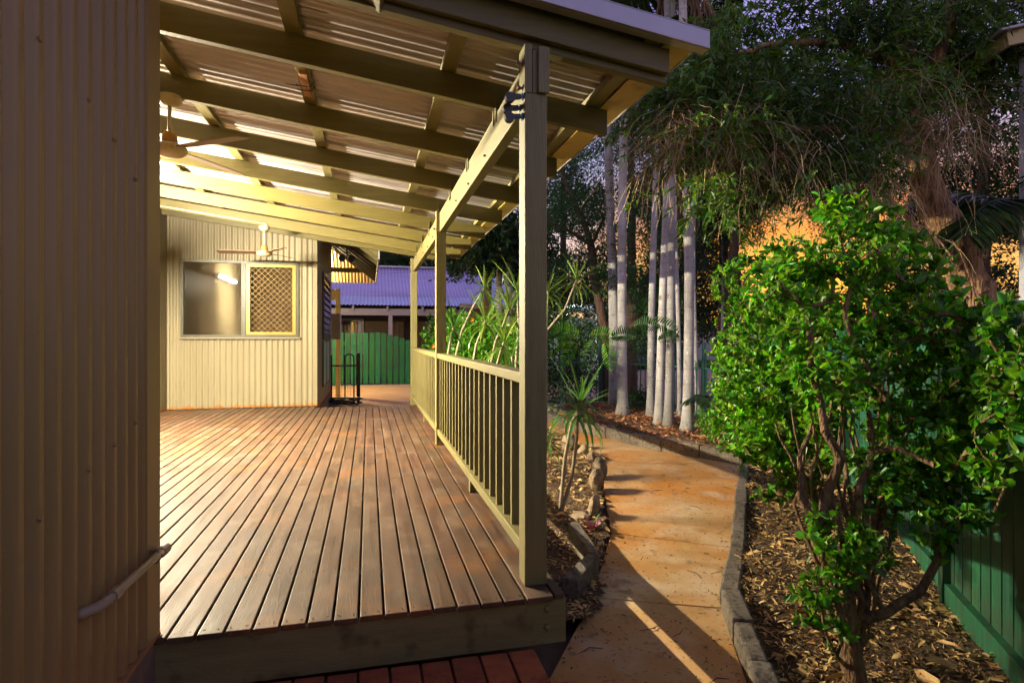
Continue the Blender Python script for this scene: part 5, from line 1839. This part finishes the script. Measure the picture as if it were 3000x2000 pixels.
# ---- leaf-cloud plants: hedges and trees
def cloud(blobs, n, L, Wd, up=0.5, squash=1.0, shell=0.3, clump=0.09):
    """leaves gathered on many small twigs inside px blobs (u, v, depth, ru, rv, rd)"""
    P, D = [], []
    wts = np.array([b[3] * b[4] * (b[6] if len(b) > 6 else 1) for b in blobs], float)
    wts /= wts.sum()
    for b, wt in zip(blobs, wts):
        k_ = int(n * wt)
        per = 16
        c = at(b[0], b[1], b[2])
        tw = ellipsoid_pts(c, (b[3] * b[2] / F, b[5], b[4] * b[2] / F), max(1, k_ // per), shell)
        ax = unit((tw - np.array(c)) * np.array([1, 1, 0.6]) + rng.normal(size=tw.shape) * 0.35)
        t_ = rng.random((len(tw), per, 1))
        pts = tw[:, None, :] + ax[:, None, :] * (t_ - 0.5) * clump * b[2] / 5 + rng.normal(size=(len(tw), per, 3)) * clump * 0.16 * b[2] / 5
        P.append(pts.reshape(-1, 3))
        D.append((ax[:, None, :] * 0.7 + rng.normal(size=(len(tw), per, 3)) * 0.7 + np.array([0, 0, up - 0.5])).reshape(-1, 3))
    P, D = np.concatenate(P), np.concatenate(D)
    m = len(P)
    N = unit(rng.normal(size=(m, 3)) * 0.6 + np.array([0, 0, 1]))
    return P, D, N, rng.uniform(*L, m), rng.uniform(*Wd, m)


def cloud_plant(name, label, cat, base, blobs, n, L, Wd, mat, limbs, bark, group=None, clump=0.12, crown='crown'):
    o = empty(name, base, label, cat, group)
    off = np.array(base)
    if limbs:
        nodes, par, rad, tips = grow(limbs, np.zeros((0, 3)))
        link('trunk', branch_mesh(nodes - off, par, rad, bark, 8), bark, o, smooth=True)
    P, D, N, L_, W_ = cloud(blobs, n, L, Wd, clump=clump)
    v, q = strip_arrays(P - off, D, N, L_, W_)
    link(crown, fast_mesh(crown, v, q, mat), None, o)
    return o


def foot(u, d, z=G):
    p = at(u, 989, d)
    return Vector((p.x, p.y, z))


cloud_plant('hedge', 'dense dark hedge behind the green loop fence', 'hedge', foot(1690, 11.6),
            [(1640, 1010, 11.6, 90, 110, 0.7), (1720, 1040, 11.4, 80, 110, 0.7), (1650, 1130, 11.3, 110, 60, 0.6), (1560, 1060, 11.8, 70, 110, 0.6)], 13000, (0.04, 0.07), (0.025, 0.04), L_hedge,
            [px_stem([(1690, 1195, 11.6), (1690, 1010, 11.6)], 0.05, 0.02)], barkdark, crown='foliage')
hb_ = cloud_plant('hibiscus_bush', 'bright green bush with orange flowers behind the railing', 'bush', foot(1390, 8.6),
                  [(1300, 1000, 9.0, 60, 80, 0.5), (1370, 980, 8.6, 70, 70, 0.5), (1440, 1000, 8.4, 80, 80, 0.5), (1520, 1010, 8.2, 60, 80, 0.5), (1400, 1060, 8.3, 150, 40, 0.5)], 9000, (0.05, 0.085), (0.03, 0.05), L_bush,
                  [px_stem([(1390, 1150, 8.6), (1390, 1000, 8.6)], 0.03, 0.01)], barkm, crown='foliage')
for (u, v) in ((1382, 937), (1267, 1014)):
    m = MB()
    for k_ in range(5):
        a = k_ * 1.2566
        m.add([(0, 0, 0), (0.018 * math.cos(a - .5), -0.02, 0.018 * math.sin(a - .5)), (0.030 * math.cos(a), -0.03, 0.030 * math.sin(a)), (0.018 * math.cos(a + .5), -0.02, 0.018 * math.sin(a + .5))], [(0, 1, 2, 3)])
    p = at(u, v, 8.0)
    link('flower', m, flowerm, hb_, loc=p - hb_.location)
cloud_plant('low_bush', 'small dark bush at the foot of the loop fence between the palms', 'bush', foot(1880, 9.6), [(1885, 1165, 9.6, 35, 28, 0.25), (1850, 1175, 9.5, 20, 20, 0.2)], 1400, (0.03, 0.06), (0.018, 0.03), L_hedge, None, None, crown='foliage')
cloud_plant('low_bush', 'fine leaved low bush at the right end of the palm bed', 'bush', foot(2110, 6.6), [(2110, 1230, 6.4, 50, 55, 0.3), (2160, 1200, 6.2, 50, 70, 0.3), (2080, 1250, 6.6, 25, 25, 0.2)], 3000, (0.03, 0.06), (0.012, 0.02), L_bush, None, None, crown='foliage')

# feathery tree in the middle
cloud_plant('feathery_tree', 'dark feathery leaved tree with a forked reddish trunk behind the palms', 'tree', foot(1775, 11.0),
            [(1680, 520, 11, 90, 90, 1.2), (1740, 400, 11.5, 80, 60, 1.0), (1800, 590, 10.5, 90, 80, 1.0), (1880, 700, 10.0, 110, 80, 1.0), (1650, 640, 11, 70, 60, 1.0), (1870, 480, 11.5, 90, 90, 1.0),
             (1960, 660, 10.5, 80, 90, 1.0), (1830, 820, 10.3, 110, 60, 0.8), (1930, 880, 10.5, 80, 80, 0.8), (1660, 780, 11, 50, 40, 0.8), (1900, 1000, 10.5, 80, 60, 0.6), (1950, 380, 11.5, 70, 70, .9), (1745, 700, 11, 60, 40, .7)],
            34000, (0.05, 0.10), (0.014, 0.022), L_feather,
            [px_stem([(1782, 1190, 11), (1776, 1060, 11), (1770, 960, 11), (1745, 830, 11), (1732, 720, 11)], 0.10, 0.075),
             px_stem([(1732, 720, 11), (1705, 640, 11), (1665, 550, 11), (1640, 490, 11)], 0.06, 0.03), px_stem([(1732, 720, 11), (1660, 670, 11), (1600, 640, 11)], 0.04, 0.02),
             px_stem([(1732, 720, 11), (1760, 660, 11), (1800, 560, 11)], 0.04, 0.02), px_stem([(1776, 1060, 11), (1830, 980, 10.8), (1900, 900, 10.6), (1960, 840, 10.6)], 0.05, 0.02)], barkdark, clump=0.16)


def pinnate(label, spots, mat=L_feather, dist=8.5):
    """big fern-like leaves: rachis with paired pinnae, each a part"""
    c = at(spots[0][0], spots[0][1], dist)
    o = empty('fern_leaf_branch', c, label, 'branch')
    for (u, v, an, ln) in spots:
        p = at(u, v, dist)
        r_ = []
        pts = []
        d2 = np.array([CS * math.cos(an), -SN * math.cos(an), math.sin(an)])
        for i in range(13):
            s_ = i / 12
            pts.append(np.array(p) + d2 * ln * s_ + np.array([0, 0, -0.25 * ln * s_ * s_]))
        P, D = [], []
        side = np.cross(d2, np.array([SN, CS, 0.35]))
        for i in range(1, 13):
            for s_ in (-1, 1):
                P.append(pts[i])
                D.append(side * s_ + d2 * 0.5)
        ll = 0.34 * ln * np.sin(np.linspace(0.5, 2.9, len(P))) + 0.02
        vv, qq = leaf_arrays(np.array(P) - np.array(c), np.array(D), np.tile(np.array([-SN * .6, -CS * .6, 0.8]), (len(P), 1)), ll, 0.030, 0.1, 'blade')
        link('leaf', fast_mesh('leaf', vv, qq, mat), None, o)
    return o


pinnate('spray of fern like leaves hanging in front of the dark hedge', [(1700, 985, 2.7, 0.45), (1740, 990, -1.9, 0.42), (1665, 990, 3.6, 0.36), (1725, 985, 0.2, 0.40), (1690, 1000, -2.2, 0.35), (1770, 1000, -1.2, 0.35)], L_bush)
pinnate('spray of fern like leaves crossing the middle palms', [(1850, 960, 0.3, 0.36), (1905, 940, -0.2, 0.36), (1870, 985, 2.9, 0.34), (1925, 1000, 0.4, 0.3)], L_feather, 7.6)

# weeping bottlebrush overhead: trunk, limbs, drooping leafy twigs and dead twigs
T0 = 4.05
tb = foot(2925, T0)
wt_ = empty('weeping_tree', tb, 'leaning shaggy barked weeping tree overhanging the garden from the right', 'tree')
toff = np.array(tb)
limbs = [[(tb.x, tb.y, G, 0.16)] + px_stem([(2905, 1080, T0), (2860, 880, T0), (2800, 720, T0 + .05), (2720, 560, T0 + .1), (2690, 420, T0 + .1), (2650, 200, T0 + .2), (2630, -60, T0 + .3)], 0.135, 0.06),
         px_stem([(2830, 800, T0), (2700, 690, T0 - .1), (2600, 600, T0 - .1), (2580, 500, T0 - .1)], 0.055, 0.02),
         px_stem([(2670, 320, T0 + .15), (2740, 180, T0), (2800, 0, T0 - .1), (2830, -120, T0 - .1)], 0.06, 0.03),
         px_stem([(2690, 420, T0 + .1), (2500, 380, T0 - .2), (2300, 380, T0 - .5), (2120, 330, T0 - .7), (1980, 360, T0 - .8)], 0.040, 0.009),
         px_stem([(2650, 200, T0 + .2), (2450, 120, T0 - .1), (2250, 130, T0 - .4), (2080, 180, T0 - .6)], 0.032, 0.008),
         px_stem([(2400, 375, T0 - .35), (2250, 480, T0 - .6), (2160, 520, T0 - .7)], 0.014, 0.005),
         px_stem([(2600, 600, T0 - .1), (2450, 520, T0), (2330, 470, T0 + .1)], 0.014, 0.005),
         px_stem([(2800, 0, T0 - .1), (2900, -40, T0 - .2), (3050, 20, T0 - .3)], 0.03, 0.012),
         px_stem([(2830, 800, T0 - .12), (2740, 690, T0 - .2), (2640, 690, T0 - .25), (2560, 740, T0 - .3)], 0.008, 0.004),
         px_stem([(2880, 980, T0 - .2), (2848, 820, T0 - .25), (2790, 700, T0 - .25), (2700, 720, T0 - .25)], 0.010, 0.004)]
nodes, par, rad, tips = grow(limbs, np.zeros((0, 3)), r_seed=3)
link('trunk', branch_mesh(nodes - toff, par, rad, paperbark, 12), paperbark, wt_, smooth=True)


def strands(blobs, droop, ln, leafy, seed, lean=(0, 0)):
    """drooping twigs: (u, v, d, ru, rv, rd, n); returns twig ribbons and leaf arrays"""
    r_ = np.random.default_rng(seed)
    segs = 7
    TV, TQ, LP, LD = [], [], [], []
    base = 0
    for (u, v, d, ru, rv, rd, n) in blobs:
        c = np.array(at(u, v, d))
        nc = max(1, n // 16)
        CC = c + unit(r_.normal(size=(nc, 3))) * r_.random((nc, 1)) ** 0.4 * np.array([ru * d / F, rd, rv * d / F])
        S = CC[r_.integers(0, nc, n)] + r_.normal(size=(n, 3)) * np.array([0.07, 0.07, 0.045])
        dirn = unit(r_.normal(size=(n, 3)) * np.array([1, 1, 0.35]) + np.array([lean[0], lean[1], 0.1]))
        L_ = r_.uniform(*ln, n)
        p = S.copy()
        pts = [p.copy()]
        for k_ in range(segs):
            p = p + dirn * (L_ / segs)[:, None]
            dirn = unit(dirn + np.array([0, 0, -droop]) * (0.5 + r_.random((n, 1))) + r_.normal(size=(n, 3)) * 0.14)
            pts.append(p.copy())
        pts = np.stack(pts, 1)                 # n, segs+1, 3
        wd = r_.uniform(0.0028, 0.0052, (n, 1, 1)) * (1 - 0.6 * np.linspace(0, 1, segs + 1))[None, :, None]
        sd = unit(r_.normal(size=(n, 1, 3)) * np.array([1, 1, 0.2]))
        a, b = pts - sd * wd / 2, pts + sd * wd / 2
        V = np.stack([a, b], 2).reshape(n, -1, 3)
        idx = np.arange(segs)[None, :] * 2 + np.arange(n)[:, None] * (2 * (segs + 1)) + base
        TQ.append(np.stack([idx, idx + 1, idx + 3, idx + 2], -1).reshape(-1, 4))
        TV.append(V.reshape(-1, 3))
        base += n * 2 * (segs + 1)
        if leafy:
            k_ = leafy
            f_ = r_.random((n, k_)) * (segs - 1) + 0.8
            i0 = np.minimum(f_.astype(int), segs - 1)
            fr = (f_ - i0)[..., None]
            ar = np.arange(n)[:, None]
            q = pts[ar, i0] * (1 - fr) + pts[ar, i0 + 1] * fr
            ax = unit(pts[ar, i0 + 1] - pts[ar, i0])
            LP.append(q.reshape(-1, 3))
            LD.append((ax * 0.9 + r_.normal(size=ax.shape) * 0.55).reshape(-1, 3))
    TV, TQ = np.concatenate(TV), np.concatenate(TQ)
    if leafy:
        return TV, TQ, np.concatenate(LP), np.concatenate(LD)
    return TV, TQ, None, None


green_blobs = [(2080, 260, 3.7, 150, 90, 0.45, 210), (2230, 330, 3.6, 150, 110, 0.45, 230), (2400, 370, 3.8, 150, 110, 0.45, 240), (2230, 150, 3.9, 130, 60, 0.4, 90), (2480, 120, 4.1, 170, 110, 0.5, 260),
               (2560, 330, 4.1, 130, 100, 0.45, 170), (2760, 90, 4.2, 190, 110, 0.5, 300), (2900, 250, 4.1, 120, 170, 0.5, 260), (2330, 500, 3.6, 110, 70, 0.3, 110), (2480, 480, 3.8, 120, 90, 0.35, 140),
               (2110, 400, 3.5, 120, 60, 0.35, 120), (2650, 0, 4.4, 330, 60, 0.5, 200), (1990, 310, 3.6, 70, 70, .35, 80), (2050, 600, 3.5, 90, 60, .3, 24), (2170, 560, 3.5, 80, 50, .3, 26), (2330, 60, 4.0, 170, 70, .5, 130), (2130, 80, 4.1, 110, 70, .4, 70)]
TV, TQ, LP, LD = strands(green_blobs, 0.22, (0.20, 0.46), 20, 5, (-0.3, 0))
link('twigs', fast_mesh('twigs', TV - toff, TQ, twiggrey), None, wt_)
nl = len(LP)
v, q = strip_arrays(LP - toff, LD, rand_unit(nl), rng.uniform(0.04, 0.08, nl), rng.uniform(0.011, 0.017, nl))
tag(link('foliage', fast_mesh('foliage', v, q, L_needle), None, wt_), kind='stuff')
dead_blobs = [(1990, 420, 3.45, 110, 70, 0.3, 190), (2130, 440, 3.4, 130, 70, 0.3, 170), (2060, 350, 3.5, 130, 70, 0.35, 110), (2260, 470, 3.5, 100, 60, 0.3, 150), (2700, 340, 3.85, 120, 110, 0.35, 300), (2640, 440, 3.8, 100, 60, 0.3, 110),
              (2800, 400, 3.85, 80, 80, 0.3, 130), (2540, 590, 3.8, 90, 50, 0.3, 110), (2460, 560, 3.7, 100, 60, 0.3, 160), (2560, 250, 4.1, 80, 80, 0.3, 120), (2600, 720, 3.8, 60, 40, 0.2, 60)]
TV, TQ, _, _ = strands(dead_blobs, 0.34, (0.25, 0.62), 0, 9, (-0.15, 0))
tag(link('dead_twigs', fast_mesh('dead_twigs', TV - toff, TQ, twigm), None, wt_), kind='stuff')
# stump beside it
sb = foot(2965, 4.5)
stp = link('tree_stump', MB().tube([(0, 0, 0), (0.01, 0, 0.8), (0.0, 0, 1.45), (0.0, 0, 1.62)], [0.17, 0.13, 0.12, 0.115], 14), paperbark, loc=sb, smooth=True)
tag(stp, 'reddish cut tree stump just right of the leaning trunk', 'stump')


# background trees
def bg_tree(label, u, d, top_v, blobs, n, mat=L_dark, L=(0.09, 0.18), Wd=(0.05, 0.09), name='background_tree', trunk_r=0.14):
    f_ = foot(u, d)
    cloud_plant(name, label, 'tree', f_, [(b[0], b[1], d, b[2], b[3], b[4] if len(b) > 4 else 1.5) for b in blobs], n, L, Wd, mat,
                [[(f_.x, f_.y, G, trunk_r)] + px_stem([(u, 900, d), (u, top_v, d)], trunk_r * 0.8, trunk_r * 0.3)], barkdark, 'trees beyond the garden', clump=0.16)


bg_tree('dark leafy tree behind the middle post and the dracaenas', 1430, 15, 640, [(1400, 700, 90, 60), (1480, 720, 90, 70), (1360, 770, 60, 40), (1540, 680, 80, 80), (1560, 800, 60, 70), (1440, 780, 60, 40), (1580, 930, 50, 90)], 17000)
bg_tree('broad dark tree showing between the front post and the palms', 1650, 17, 400, [(1640, 540, 60, 90), (1700, 620, 80, 70), (1600, 800, 60, 80), (1740, 780, 70, 60), (1840, 400, 80, 60), (1830, 900, 90, 80), (1690, 860, 70, 50)], 24000, L_dark, (0.08, 0.15), (0.035, 0.06))
bg_tree('dark tree filling in behind the close pair of palms', 1940, 18, 450, [(1930, 560, 90, 90), (2010, 700, 70, 90), (1960, 820, 90, 80), (2060, 640, 70, 60), (1900, 930, 90, 60), (2080, 820, 60, 110), (2020, 960, 70, 60), (2120, 930, 60, 60)], 38000, L_dark, (0.08, 0.15), (0.03, 0.055))
bg_tree('lacy leaved tree hanging down beside the sunset gap', 2120, 13, 450, [(2160, 590, 110, 60, 1.0), (2230, 600, 60, 40, .8), (2110, 640, 70, 60, .8), (2060, 560, 80, 80, 1.0), (2090, 740, 60, 80, .8), (2190, 680, 50, 40, .6), (2310, 550, 80, 40, .7), (2440, 620, 60, 60, .7)], 30000, L_dark, (0.045, 0.09), (0.016, 0.03))
bg_tree('tall dark tree at the far right behind the leaning trunk', 2880, 9, 100, [(2880, 350, 130, 200), (2950, 600, 110, 150), (2800, 650, 110, 90), (2960, 120, 110, 130), (2920, 850, 120, 100)], 26000, L_dark, (0.06, 0.11), (0.022, 0.04))
bg_tree('tall dense dark tree behind the weeping branches, right of the sunset gap', 2560, 11, 100, [(2560, 300, 130, 160), (2700, 150, 150, 120), (2720, 480, 140, 130), (2580, 560, 90, 90), (2840, 620, 130, 140), (2520, 700, 60, 60)], 20000, L_dark, (0.06, 0.11), (0.022, 0.04))
bg_tree('dark tree whose top shows between the palms and the overhanging twigs', 2150, 12, 100, [(2060, 400, 90, 70), (2180, 260, 90, 90), (2260, 420, 90, 80), (2000, 520, 80, 60), (2150, 520, 100, 50), (2330, 250, 70, 60)], 12000, L_dark, (0.06, 0.12), (0.025, 0.045))
bg_tree('dark round tree low behind the near shrub', 2640, 12, 700, [(2640, 760, 90, 100), (2740, 860, 100, 110), (2560, 900, 70, 90), (2850, 950, 120, 100)], 18000, L_dark, (0.06, 0.11), (0.025, 0.045))
bg_tree('dark treetop above the verandah roof on the right', 1850, 13, 60, [(1800, 60, 90, 50), (1880, 130, 70, 60), (1920, 60, 60, 60), (1700, 30, 80, 40)], 7000, L_dark, (0.05, 0.10), (0.02, 0.04))
bg_tree('shaggy palm tops showing over the violet roof', 1180, 24, 730, [(1160, 770, 60, 30), (1240, 765, 60, 30), (1320, 775, 60, 30), (1120, 740, 50, 40)], 6000, L_frond, (0.35, 0.7), (0.03, 0.05))
bg_tree('low garden trees behind the carport', 1720, 24, 800, [(1700, 880, 90, 60), (1820, 950, 90, 70), (1900, 900, 70, 70), (2000, 900, 80, 70)], 8000)
# frond sprays low on the right
fp = empty('young_palm', at(2960, 620, 3.9) - Vector((0, 0, 1.5)), 'young palm with thin trailing leaflets at the right edge', 'palm')
for k_, (a, rs_) in enumerate(((2.6, 0.8), (3.3, 0.5), (3.9, 0.9), (2.0, 0.6))):
    link('frond', frond_mesh(1.3, rs_, False, 300 + k_), None, fp, loc=Vector((0.75, 0.2, 1.35)), rot=(0, 0, a))
link('stem', MB().tube([(0.75, 0.2, G - fp.location.z - 0.02), (0.75, 0.2, 1.4)], [0.06, 0.04], 10), palmm, fp)
f2 = empty('fan_seedling', gz(2075, 1262, G + 0.1), 'small fan leaved palm seedling at the right end of the palm bed', 'palm')
for k_, a in enumerate((2.4, 3.1, 3.8, 1.7)):
    link('frond', frond_mesh(0.55, 0.9, False, 400 + k_), None, f2, loc=(0.15, 0, 0.25), rot=(0, 0, a))
link('stem', MB().tube([(0.15, 0, -0.1), (0.15, 0, 0.28)], 0.015, 8), palmm, f2)
